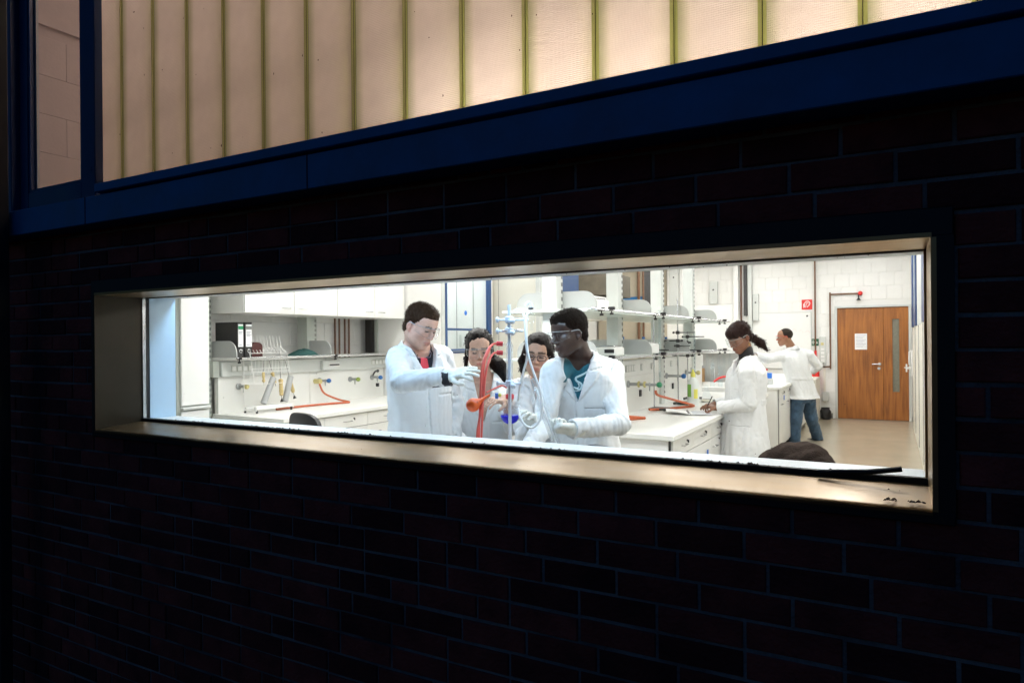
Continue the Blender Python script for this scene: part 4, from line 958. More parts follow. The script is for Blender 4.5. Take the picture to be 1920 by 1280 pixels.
def cloth_heap(label, cx, cy, z, rx, ry, h, m, seed, name, cat):
    rg = random.Random(seed); ph = [rg.uniform(0, 6.28) for _ in range(6)]; n = 26; k = 9; vs = []
    for j in range(k + 1):
        u = j / k
        for i in range(n):
            a = 2 * math.pi * i / n; rr = u * (1 + .12 * math.sin(3 * a + ph[0]) + .07 * math.sin(7 * a + ph[1]))
            zz = h * (1 - u ** 1.7) * (1 + .16 * math.sin(4 * a + ph[2] + u * 4) + .10 * math.sin(9 * a + ph[3] + u * 6))
            vs.append((cx + rx * rr * math.cos(a), cy + ry * rr * math.sin(a), z + max(.001, zz)))
    b = MB().add(vs, [(j * n + i, j * n + (i + 1) % n, (j + 1) * n + (i + 1) % n, (j + 1) * n + i) for j in range(k) for i in range(n)])
    return b.build(name, M[m], label=label, cat=cat)
mat('teal_cloth', (.02, .085, .08), .9, var=.2, vscale=30, bump=.4, bscale=200)
cloth_heap('dark teal cloth lying on the shelf', -5.18, 3.05, 1.4025, .12, .18, .06, 'teal_cloth', 3, 'cloth', 'cloth')
rack = thing('draining_rack', 'white wire draining rack with pegs on the wall bench', 'rack', (-5.05, 2.5, .9))
mat('wire_white', (.80, .80, .78), .4)
b = MB(); XA, XB = -5.13, -4.965; ya, yb = 2.27, 2.70
for x, y in ((XA, ya), (XA, yb)): b.cyl((x, y, .912), (x, y, 1.50), .0035, n=6)
for y in (ya, yb): b.tube([(XA, y, 1.49), (-5.05, y, 1.44), (-4.99, y, 1.16), (XA, y, 1.16)], .003, 5, res=1); b.tube([(XA, y, .925), (XB, y, .925)], .006, 6, res=1)
for x, z in ((XA, 1.49), (-5.10, 1.47), (-5.05, 1.44), (-5.04, 1.405), (-5.035, 1.38), (-5.02, 1.30), (-5.015, 1.27), (-4.99, 1.16), (XA, 1.16)): b.cyl((x, ya, z), (x, yb, z), .003, n=5)
b.build('frame', M['wire_white'], rack)
b = MB()
for k in range(11):
    y = ya + .02 + k * .039
    b.tube([(-5.06, y, 1.445), (-5.11, y + .005, 1.50), (-5.16, y + .03, 1.60)], .0025, 5, res=1)
    b.tube([(-5.045, y, 1.405), (-5.07, y + .02, 1.30), (-5.09, y + .01, 1.22)], .0025, 5, res=1)
b.build('peg', M['wire_white'], rack)
b = MB(); b.box(XB - .045, XB, ya, yb, .93, .965, ch=.006); b.box(XA, XA + .03, ya, yb, .93, .955, ch=.005); b.build('tray_rail', M['wire_white'], rack)
b = MB()
for x in (XA, XB - .01):
    for y in (ya + .01, yb - .02): b.cyl((x, y, .9005), (x, y, .93), .010, n=8)
b.build('foot', M['black_plastic'], rack)
mat('grey_tube', (.36, .37, .37), .5)
for k, (p0, p1) in enumerate((((-4.985, 2.36, .985), (-5.01, 2.50, 1.21)), ((-4.97, 2.60, .985), (-4.99, 2.69, 1.215)))):
    d = (Vector(p1) - Vector(p0)); ln = d.length; t = MB(); t.lathe([(.0, .0), (.026, 0), (.028, .006), (.028, ln), (.022, ln), (.022, ln - .05), (0, ln - .051)], p0, d, 18)
    t.build('tube_holder', [M['grey_tube']], label=('grey plastic tube leaning on the draining rack, nearest the binders', 'grey plastic tube leaning on the draining rack, nearest the chair')[k], cat='tube', group='grey tubes on the rack')
mat('bristle', (.62, .48, .22), .8, var=.2, vscale=80, bump=.6, bscale=300); mat('bristle_dark', (.02, .018, .016), .8)
for k, (p0, p1, r) in enumerate((((-5.03, 2.595, 1.36), (-4.985, 2.575, 1.0), .020), ((-5.04, 2.67, 1.36), (-4.975, 2.72, 1.02), .018), ((-5.03, 2.47, 1.37), (-5.0, 2.52, 1.13), .016), ((-5.03, 2.40, 1.37), (-5.005, 2.385, 1.15), .013))):
    t = thing('bottle_brush', 'bottle brush hanging in the draining rack, %s from the binders' % ('third', 'fourth', 'second', 'first')[k], 'brush', p0, 'bottle brushes')
    P0, P1 = Vector(p0), Vector(p1); MB().cyl(P0, P1, .002, n=5).build('wire', M['dark_grey_metal'], t)
    d = (P1 - P0).normalized(); ln = (P1 - P0).length; bm_ = MB(); rg = random.Random(k)
    q0 = P0 + d * ln * .45; L_ = ln * .45; pr = [(.003, 0)] + [(r * rg.uniform(.75, 1.1), L_ * (j + .5) / 9) for j in range(9)] + [(.003, L_)]
    bm_.lathe(pr, q0, d, 12).build('bristles', M['bristle'], t)
    if k < 2: MB().lathe([(.004, 0), (.017, .03), (.0, .031)], P1 - d * .012, d, 10).build('tip', M['bristle_dark'], t)

# ---- chairs and front table
def chair(label, x, y, rz, top=1.02, w=.40, seat=.52):
    t = thing('lab_chair', label, 'chair', (x, y, 0), 'black lab chairs')
    ca, sa = math.cos(rz), math.sin(rz)
    def T(p): return (x + p[0] * ca - p[1] * sa, y + p[0] * sa + p[1] * ca, p[2])
    def tr(b): b.v = [T(p) for p in b.v]; return b
    hb = .30; n = 24; vs = []; fs = []
    out = []
    for i in range(n):
        a = 2 * math.pi * i / n; e = .62
        cx = math.copysign(abs(math.cos(a)) ** e, math.cos(a)) * w / 2; cz = math.copysign(abs(math.sin(a)) ** e, math.sin(a)) * hb / 2
        out.append((cx, cz))
    zc = top - hb / 2
    for d, sc in ((-.022, .90), (-.016, 1.0), (.012, 1.0), (.020, .92)):
        for cx, cz in out: vs.append((cx * sc, .19 + d + .03 * (1 - (2 * cx / w) ** 2) - .0, zc + cz * sc))
    for j in range(3):
        for i in range(n): fs.append((j * n + i, j * n + (i + 1) % n, (j + 1) * n + (i + 1) % n, (j + 1) * n + i))
    fs += [tuple(range(n))[::-1], tuple(range(3 * n, 4 * n))]
    tr(MB().add(vs, fs)).build('backrest', M['black_plastic'], t)
    tr(BX(-.21, .21, -.20, .18, seat - .05, seat, ch=.02)).build('seat', M['black_plastic'], t)
    tr(MB().tube([(0, .235, zc - .05), (0, .25, zc - .18), (0, .2, seat - .07), (0, 0, seat - .07)], .014, 8)).build('back_strut', M['dark_grey_metal'], t)
    tr(MB().cyl((0, 0, .10), (0, 0, seat - .05), .025, n=12)).build('gas_column', M['dark_grey_metal'], t)
    for k in range(5):
        a = 2 * math.pi * k / 5 + .3
        lg = tr(MB().tube([(0, 0, .12), (.28 * math.cos(a), .28 * math.sin(a), .075)], .016, 8, res=1)).build('leg', M['dark_grey_metal'], t)
        tr(MB().cyl((.28 * math.cos(a) - .01, .28 * math.sin(a), .028), (.28 * math.cos(a) + .012, .28 * math.sin(a), .028), .028, n=12)).build('caster', M['black_plastic'], lg)
    return t
chair('black lab chair in front of the wall bench', -3.42, 1.58, R(165), 1.06, .40, .55)
chair('black lab chair hidden before the man in the teal shirt, only its top edge showing', -.925, .856, R(150), 1.098, .36, .58)
tb = thing('lab_table', 'white table behind the window that carries the glass apparatus', 'table', (-1.7, .68, 0))
BX(-2.7, -1.30, .49, .90, .872, .90, ch=.004).build('table_top', M['laminate'], tb)
for x in (-2.65, -1.35):
    for y in (.53, .86): BX(x - .02, x + .02, y - .02, y + .02, 0, .871).build('leg', M['light_grey'], tb)
# ================================================================== PEOPLE
class SDF:
    """signed-distance volume sculpted from simple shapes, meshed with surface nets"""
    def __init__(s, lo, hi, h):
        s.h = h; s.lo = np.array(lo, float); s.n = np.ceil((np.array(hi, float) - s.lo) / h).astype(int) + 1
        s.d = np.full(s.n, .3, np.float32); s.ax = [(s.lo[i] + h * np.arange(s.n[i])).astype(np.float32) for i in range(3)]
        s.T = np.eye(4)
    def P(s, p): return (s.T @ np.array([p[0], p[1], p[2], 1.0]))[:3]
    def blk(s, lo, hi):
        a = np.clip(np.floor((np.array(lo) - s.lo) / s.h).astype(int), 0, s.n - 1); b = np.clip(np.ceil((np.array(hi) - s.lo) / s.h).astype(int) + 1, 1, s.n)
        if np.any(b <= a): return None, None
        sl = tuple(slice(a[i], b[i]) for i in range(3))
        return sl, (s.ax[0][sl[0]][:, None, None], s.ax[1][sl[1]][None, :, None], s.ax[2][sl[2]][None, None, :])
    def comb(s, sl, d, k, op):
        a = s.d[sl]
        if op == 'add':
            if k <= 0: s.d[sl] = np.minimum(a, d)
            else: t = np.clip(.5 + .5 * (a - d) / k, 0, 1); s.d[sl] = a + (d - a) * t - k * t * (1 - t)
        elif op == 'sub':
            d = -d
            if k <= 0: s.d[sl] = np.maximum(a, d)
            else: t = np.clip(.5 - .5 * (a - d) / k, 0, 1); s.d[sl] = a + (d - a) * t + k * t * (1 - t)
        return s
    def cap(s, p0, p1, r0, r1=None, k=.015, op='add'):
        r1 = r0 if r1 is None else r1; a = s.P(p0); b = s.P(p1); m = max(r0, r1) + k + .03
        sl, g = s.blk(np.minimum(a, b) - m, np.maximum(a, b) + m)
        if sl is None: return s
        ba = b - a; L2 = max(float(ba @ ba), 1e-9)
        px, py, pz = g[0] - a[0], g[1] - a[1], g[2] - a[2]
        t = np.clip((px * ba[0] + py * ba[1] + pz * ba[2]) / L2, 0, 1)
        d = np.sqrt((px - t * ba[0]) ** 2 + (py - t * ba[1]) ** 2 + (pz - t * ba[2]) ** 2) - (r0 + (r1 - r0) * t)
        return s.comb(sl, d.astype(np.float32), k, op)
    def chain(s, pts, rs, k=.012, op='add'):
        for i in range(len(pts) - 1): s.cap(pts[i], pts[i + 1], rs[i], rs[i + 1], k, op)
        return s
    def ell(s, c, r, k=.015, op='add', rot=None):
        c = s.P(c); Rm = s.T[:3, :3] if rot is None else s.T[:3, :3] @ rot; m = max(r) + k + .03
        sl, g = s.blk(c - m, c + m)
        if sl is None: return s
        px, py, pz = g[0] - c[0], g[1] - c[1], g[2] - c[2]
        q = [px * Rm[0, i] + py * Rm[1, i] + pz * Rm[2, i] for i in range(3)]
        k0 = np.sqrt((q[0] / r[0]) ** 2 + (q[1] / r[1]) ** 2 + (q[2] / r[2]) ** 2); k1 = np.sqrt((q[0] / r[0] ** 2) ** 2 + (q[1] / r[1] ** 2) ** 2 + (q[2] / r[2] ** 2) ** 2)
        d = k0 * (k0 - 1) / np.maximum(k1, 1e-6)
        return s.comb(sl, d.astype(np.float32), k, op)
    def rbox(s, c, half, rot, rnd, k=.01, op='add'):
        c = s.P(c); Rm = s.T[:3, :3] @ rot; m = float(np.linalg.norm(half)) + k + .02
        sl, g = s.blk(c - m, c + m)
        if sl is None: return s
        px, py, pz = g[0] - c[0], g[1] - c[1], g[2] - c[2]
        q = [np.abs(px * Rm[0, i] + py * Rm[1, i] + pz * Rm[2, i]) - (half[i] - rnd) for i in range(3)]
        d = np.sqrt(sum(np.maximum(x, 0) ** 2 for x in q)) + np.minimum(np.maximum(np.maximum(q[0], q[1]), q[2]), 0) - rnd
        return s.comb(sl, d.astype(np.float32), k, op)
    def loft(s, secs, left, fwd, k=.03, pw=2.4, op='add'):
        """secs: (centre xyz, half width, half depth) from bottom to top"""
        z = np.array([c[0][2] for c in secs]); lo = [min(c[0][i] for c in secs) - .45 for i in range(2)] + [z[0] - .05]; hi = [max(c[0][i] for c in secs) + .45 for i in range(2)] + [z[-1] + .05]
        sl, g = s.blk(lo, hi)
        if sl is None: return s
        zz = s.ax[2][sl[2]]
        zf = np.linspace(z[0], z[-1], 80); w = np.ones(7) / 7
        def cur(v):
            f = np.interp(zf, z, v); fp = np.concatenate([np.full(3, f[0]), f, np.full(3, f[-1])]); f = np.convolve(fp, w, 'valid'); return np.interp(zz, zf, f)
        cx, cy_, a, b = [cur([x for x in v])[None, None, :] for v in ([c[0][0] for c in secs], [c[0][1] for c in secs], [c[1] for c in secs], [c[2] for c in secs])]
        dx, dy = g[0] - cx, g[1] - cy_
        u = dx * left[0] + dy * left[1]; v = dx * fwd[0] + dy * fwd[1]
        rr = (np.abs(u / a) ** pw + np.abs(v / b) ** pw) ** (1 / pw)
        d = (rr - 1) * np.minimum(a, b) * (.75 + .25 * np.clip(rr, 0, 1))
        d = np.maximum(d, np.maximum(z[0] - g[2], g[2] - z[-1]))
        return s.comb(sl, d.astype(np.float32), k, op)
    def mesh(s, name, m, parent, paint=None, smooth_it=0):
        d = s.d; ins = d < 0
        if not ins.any(): return None
        ex = [np.where(ins.any(axis=tuple(j for j in range(3) if j != i)))[0] for i in range(3)]
        lo = [max(e[0] - 2, 0) for e in ex]; hi = [min(e[-1] + 3, s.n[i]) for i, e in enumerate(ex)]
        d = np.ascontiguousarray(d[lo[0]:hi[0], lo[1]:hi[1], lo[2]:hi[2]]); ins = d < 0
        def sh(a, i, j, k): return a[i:a.shape[0] - 1 + i, j:a.shape[1] - 1 + j, k:a.shape[2] - 1 + k]
        cs = [(i, j, k) for i in (0, 1) for j in (0, 1) for k in (0, 1)]
        c = sum(sh(ins, *o).astype(np.uint8) for o in cs); act = (c > 0) & (c < 8)
        ii = np.argwhere(act); N = len(ii); idx = np.full(act.shape, -1, np.int32); idx[act] = np.arange(N, dtype=np.int32)
        vals = np.stack([d[ii[:, 0] + o[0], ii[:, 1] + o[1], ii[:, 2] + o[2]] for o in cs], 1)
        pos = np.zeros((N, 3)); cnt = np.zeros((N, 1))
        for a in range(8):
            for b in range(a + 1, 8):
                df = [cs[b][i] - cs[a][i] for i in range(3)]
                if sum(abs(x) for x in df) != 1: continue
                va, vb = vals[:, a], vals[:, b]; mk = (va < 0) != (vb < 0); t = np.where(mk, va / np.where(mk, va - vb, 1), 0)
                pos += np.where(mk[:, None], np.array(cs[a])[None] + t[:, None] * np.array(df)[None], 0); cnt += mk[:, None]
        vts = (ii + pos / np.maximum(cnt, 1) + np.array(lo)) * s.h + s.lo
        quads = []
        for ax in range(3):
            e = [0, 0, 0]; e[ax] = 1
            A = ins[tuple(slice(1, -1) if i != ax else slice(0, -1) for i in range(3))]; B = ins[tuple(slice(1, -1) if i != ax else slice(1, None) for i in range(3))]
            w = np.argwhere(A != B)
            if not len(w): continue
            fl = A[w[:, 0], w[:, 1], w[:, 2]]
            u_, v_ = [(1, 2), (2, 0), (0, 1)][ax]
            base = w.copy()
            for i in range(3):
                if i != ax: base[:, i] += 1
            q = []
            for du, dv in ((-1, -1), (0, -1), (0, 0), (-1, 0)):
                p = base.copy(); p[:, u_] += du; p[:, v_] += dv; q.append(idx[p[:, 0], p[:, 1], p[:, 2]])
            q = np.stack(q, 1); q[~fl] = q[~fl][:, ::-1]; quads.append(q)
        quads = np.concatenate(quads); quads = quads[(quads >= 0).all(1)]
        off = np.array(wl(parent))
        me = bpy.data.meshes.new(name); me.vertices.add(N); me.vertices.foreach_set('co', (vts - off).astype(np.float32).ravel())
        nq = len(quads); me.loops.add(nq * 4); me.polygons.add(nq); me.loops.foreach_set('vertex_index', quads.astype(np.int32).ravel())
        me.polygons.foreach_set('loop_start', np.arange(0, nq * 4, 4, dtype=np.int32)); me.polygons.foreach_set('use_smooth', np.ones(nq, bool))
        me.update(calc_edges=True); me.materials.append(m)
        if paint is not None:
            col = paint(vts); at_ = me.color_attributes.new('Col', 'FLOAT_COLOR', 'POINT'); at_.data.foreach_set('color', np.concatenate([col, np.ones((N, 1))], 1).astype(np.float32).ravel())
        return link(name, me, parent)

def waves(P, seed, kx, kz, n=9, warp=1.6):
    """cloth folds: warped sines, P = (u, v, w) arrays"""
    rg = np.random.RandomState(seed); out = 0
    for i in range(n):
        a = rg.uniform(-kx, kx); b = rg.uniform(-kx, kx); c = rg.uniform(-kz, kz); ph = rg.uniform(0, 6.28, 2)
        ar = P[0] * a + P[1] * b + P[2] * c
        sn = np.sin(ar + ph[0] + warp * np.sin(ar * .45 + P[2] * rg.uniform(-8, 8) + ph[1]))
        out = out + (sn if i % 2 else 1.3 * (1 - 2 * np.abs(sn)) * .8)
    return out / n * 1.7

def ripple(g, seed, kx, kz, n, amp, band=.02):
    ix = np.nonzero(np.abs(g.d) < band); g.d[ix] += (waves([g.ax[i][ix[i]] for i in range(3)], seed, kx, kz, n) * amp).astype(np.float32)

def unit(v): v = np.array(v, float); return v / np.linalg.norm(v)
def frame(d, n):
    d = unit(d); n = np.array(n, float); n = unit(n - d * (n @ d)); return d, n, np.cross(n, d)

def hand(G, w, d, n, thumb=1, curl=(.25, .3, .25), size=1.0, grow=0.0, spread=.10, thumb_in=.35, k=.006, wr=.027):
    """hand from wrist w along d, palm facing n; thumb on side thumb*(n x d)"""
    w = np.array(w, float); d, n, s = frame(d, n); s = s * thumb; S = size
    rot = np.stack([d, s, n], 1); T0 = G.T; G.T = np.eye(4)
    G.cap(w - d * .03, w + d * .02 * S, wr + grow, (.026 + grow) * S, .012)
    G.rbox(w + d * .052 * S, ((.046 + grow) * S, (.040 + grow) * S, (.0135 + grow) * S), rot, .012, .012)
    G.ell(w + d * .030 * S + s * .024 * S + n * .008 * S, (.030 * S, .018 * S, .016 * S), .012, rot=rot)
    ln = (.072, .079, .074, .058)
    for f in range(4):
        o = (.032 - .0212 * f) * S; p = w + d * (.092 - .006 * abs(f - 1.2)) * S + s * o; a = 0.0; r = (.0080 - .0006 * (f == 3)) * S
        fd = unit(d + s * spread * (1.3 - f) * .55)
        for j, fr in enumerate((.46, .31, .25)):
            a += curl[j] * (1 + .08 * f); dr = fd * math.cos(a) + n * math.sin(a); q = p + dr * ln[f] * fr * S
            G.cap(p, q, r * (1 - .08 * j) + grow, r * (.94 - .08 * j) + grow, .004); p = q
    p = w + d * .028 * S + s * .034 * S + n * .004; dr = unit(d * .62 + s * .70 + n * thumb_in)
    q = p + dr * .036 * S; G.cap(p, q, .0125 * S + grow, .0105 * S + grow, .010)
    dr = unit(d * .85 + s * (.42 - .6 * thumb_in) + n * (thumb_in + .15)); q2 = q + dr * .030 * S; G.cap(q, q2, .0105 * S + grow, .0095 * S + grow, .005)
    dr = unit(d * .92 + s * (.2 - .8 * thumb_in) + n * (thumb_in + .2)); G.cap(q2, q2 + dr * .022 * S, .0095 * S + grow, .008 * S + grow, .005)
    G.T = T0

def head_T(c, fwd, pitch=0, roll=0, scale=1.0):
    """columns: x = person's left, y = forward, z = up (head local)"""
    f = unit((fwd[0], fwd[1], 0)); l = np.array([-f[1], f[0], 0.0]); z = np.array([0, 0, 1.0])
    f2 = f * math.cos(pitch) - z * math.sin(pitch); u2 = np.cross(l, f2) * -1 if False else np.cross(f2, -l)
    u2 = unit(np.cross(l, f2)) ; u2 = u2 if u2[2] > 0 else -u2
    l2 = l * math.cos(roll) + u2 * math.sin(roll); u3 = u2 * math.cos(roll) - l * math.sin(roll)
    T = np.eye(4); T[:3, 0] = l2 ; T[:3, 1] = f2; T[:3, 2] = u3; T[:3, 3] = c
    return T

def skull(G, T, sp):
    """head in local units; sp: shape parameters"""
    G.T = T; fw, jw, nz, lp = sp.get('face_w', 1), sp.get('jaw', 1), sp.get('nose', 1), sp.get('lips', 1)
    G.ell((0, -.016, .036), (.0745, .094, .086), .0)
    G.ell((0, .022, -.020), (.066 * fw, .067, .090), .03); G.ell((0, .012, -.058), (.056 * fw * jw, .060, .046), .03)
    G.cap((-.042 * jw, .000, -.062), (-.017, .058, -.103), .019, .017, .034); G.cap((.042 * jw, .000, -.062), (.017, .058, -.103), .019, .017, .034)
    G.ell((0, .066, -.104), (.021 * jw, .018, .016), .018)
    for s in (-1, 1):
        G.ell((s * .041 * fw, .058, -.024), (.022, .022, .020), .022)                      # cheekbone
        G.cap((s * .012, .087, .021), (s * .042, .072, .022), .0085, .007, .014)           # brow
    G.ell((0, .045, .05), (.058, .042, .045), .03)                                         # forehead
    for s in (-1, 1): G.ell((s * .031, .096, .002), (.0165, .016, .0115), .012, 'sub')      # socket
    G.cap((0, .084, .010), (0, .107 * (.97 + .03 * nz), -.030), .0068, .0105 * nz, .010)    # nose
    G.ell((0, .106, -.033), (.0095 * nz, .010, .0085), .006)
    for s in (-1, 1): G.ell((s * .0115 * nz, .096, -.036), (.0075 * nz, .010, .0065), .006)
    for s in (-1, 1): G.ell((s * .031, .078, .001), (.0150, .0135, .0125), .004)            # closed-lid globe
    for s in (-1, 1): G.cap((s * .019, .0925, -.0025), (s * .042, .086, -.0035), .0026, .0024, .002, 'sub')   # eye slit
    G.ell((0, .080, -.068), (.027, .018, .018), .014)
    G.cap((-.016, .0905, -.064), (.016, .0905, -.064), .0052 * lp, k=.006); G.cap((0, .0945, -.063), (0, .0945, -.063), .0058 * lp, k=.006)
    G.cap((-.013, .090, -.0765), (.013, .090, -.0765), .0066 * lp, k=.006)
    G.cap((-.022, .089, -.0702), (.022, .089, -.0702), .0022, k=.003, op='sub')
    for s in (-1, 1):
        a = math.radians(20); rot = np.array([[math.cos(a * s), -math.sin(a * s), 0], [math.sin(a * s), math.cos(a * s), 0], [0, 0, 1.0]])
        G.ell((s * .0765, -.016, -.012), (.0080, .0165, .028), .006, rot=rot); G.ell((s * .0835, -.012, -.008), (.006, .009, .016), .004, 'sub', rot=rot)
        G.ell((s * .077, -.010, -.036), (.006, .008, .009), .005)
    G.T = np.eye(4)

def skin_mat(name, rough=.45):
    m = bpy.data.materials.new(name); m.use_nodes = True; t = m.node_tree; b = t.nodes['Principled BSDF']; L = t.links.new
    a = t.nodes.new('ShaderNodeAttribute'); a.attribute_name = 'Col'
    tc = t.nodes.new('ShaderNodeTexCoord'); nz = t.nodes.new('ShaderNodeTexNoise'); nz.inputs['Scale'].default_value = 60; nz.inputs['Detail'].default_value = 4; L(tc.outputs['Object'], nz.inputs['Vector'])
    mr = t.nodes.new('ShaderNodeMapRange'); mr.inputs[1].default_value = .3; mr.inputs[2].default_value = .7; mr.inputs[3].default_value = .90; mr.inputs[4].default_value = 1.08; L(nz.outputs[0], mr.inputs[0])
    sc = t.nodes.new('ShaderNodeVectorMath'); sc.operation = 'SCALE'; L(a.outputs['Color'], sc.inputs[0]); L(mr.outputs[0], sc.inputs[3]); L(sc.outputs[0], b.inputs['Base Color'])
    b.inputs['Roughness'].default_value = rough
    bp = t.nodes.new('ShaderNodeBump'); bp.inputs['Strength'].default_value = .12; bp.inputs['Distance'].default_value = .004; n2 = t.nodes.new('ShaderNodeTexNoise'); n2.inputs['Scale'].default_value = 260; L(tc.outputs['Object'], n2.inputs['Vector']); L(n2.outputs[0], bp.inputs['Height']); L(bp.outputs[0], b.inputs['Normal'])
    return m
SKIN = skin_mat('skin'); SKIN_DARK = skin_mat('skin_dark', .30)

def hair_mat(name, col, scale=(60, 60, 14), rough=.42):
    m = bpy.data.materials.new(name); m.use_nodes = True; t = m.node_tree; b = t.nodes['Principled BSDF']; L = t.links.new
    tc = t.nodes.new('ShaderNodeTexCoord'); mp = t.nodes.new('ShaderNodeMapping'); mp.inputs['Scale'].default_value = scale; L(tc.outputs['Object'], mp.inputs[0])
    nz = t.nodes.new('ShaderNodeTexNoise'); nz.inputs['Scale'].default_value = 3.0; nz.inputs['Detail'].default_value = 6; nz.inputs['Distortion'].default_value = .8; L(mp.outputs[0], nz.inputs['Vector'])
    mr = t.nodes.new('ShaderNodeMapRange'); mr.inputs[1].default_value = .3; mr.inputs[2].default_value = .75; mr.inputs[3].default_value = .30; mr.inputs[4].default_value = 1.5; L(nz.outputs[0], mr.inputs[0])
    sc = t.nodes.new('ShaderNodeVectorMath'); sc.operation = 'SCALE'; sc.inputs[0].default_value = col; L(mr.outputs[0], sc.inputs[3]); L(sc.outputs[0], b.inputs['Base Color'])
    bp = t.nodes.new('ShaderNodeBump'); bp.inputs['Strength'].default_value = .8; bp.inputs['Distance'].default_value = .006; L(nz.outputs[0], bp.inputs['Height']); L(bp.outputs[0], b.inputs['Normal'])
    b.inputs['Roughness'].default_value = rough; b.inputs['Specular IOR Level'].default_value = .10; return m

def cloth_mat(name, col, bump=.25, bscale=140, var=.04, rough=.85):
    return mat(name, col, rough, var=var, vscale=14, bump=bump, bscale=bscale, sheen=.15)
cloth_mat('coat_cotton', (.74, .755, .765), .30, 24); cloth_mat('trouser_dark', (.03, .032, .04)); cloth_mat('denim', (.055, .115, .20), .4, 220, .45); cloth_mat('navy_knit', (.012, .014, .022), .4, 260)
cloth_mat('teal_shirt', (.010, .115, .155), .25, 160, .12); cloth_mat('grey_top', (.42, .44, .47)); cloth_mat('black_knit', (.010, .010, .012), .4, 240); cloth_mat('pink_tie', (.62, .05, .07)); cloth_mat('lilac_shirt', (.55, .50, .62))
mat('glove_latex', (.78, .78, .72), .42, var=.08, vscale=30, bump=.25, bscale=60); mat('shoe_black', (.015, .015, .016), .5)
mat('eye_white', (.62, .60, .57), .15); mat('iris_dark', (.02, .012, .008), .12)
thin_glass('clear_frame', (.93, .95, .97), 1.0, 1.5, haze=.30); thin_glass('goggle_lens', (.96, .97, .98), 1.0, 1.45, haze=.015); thin_glass('goggle_side', (.92, .94, .96), 1.0, 1.45, haze=.10)
mat('spectacle_black', (.02, .008, .008), .3)

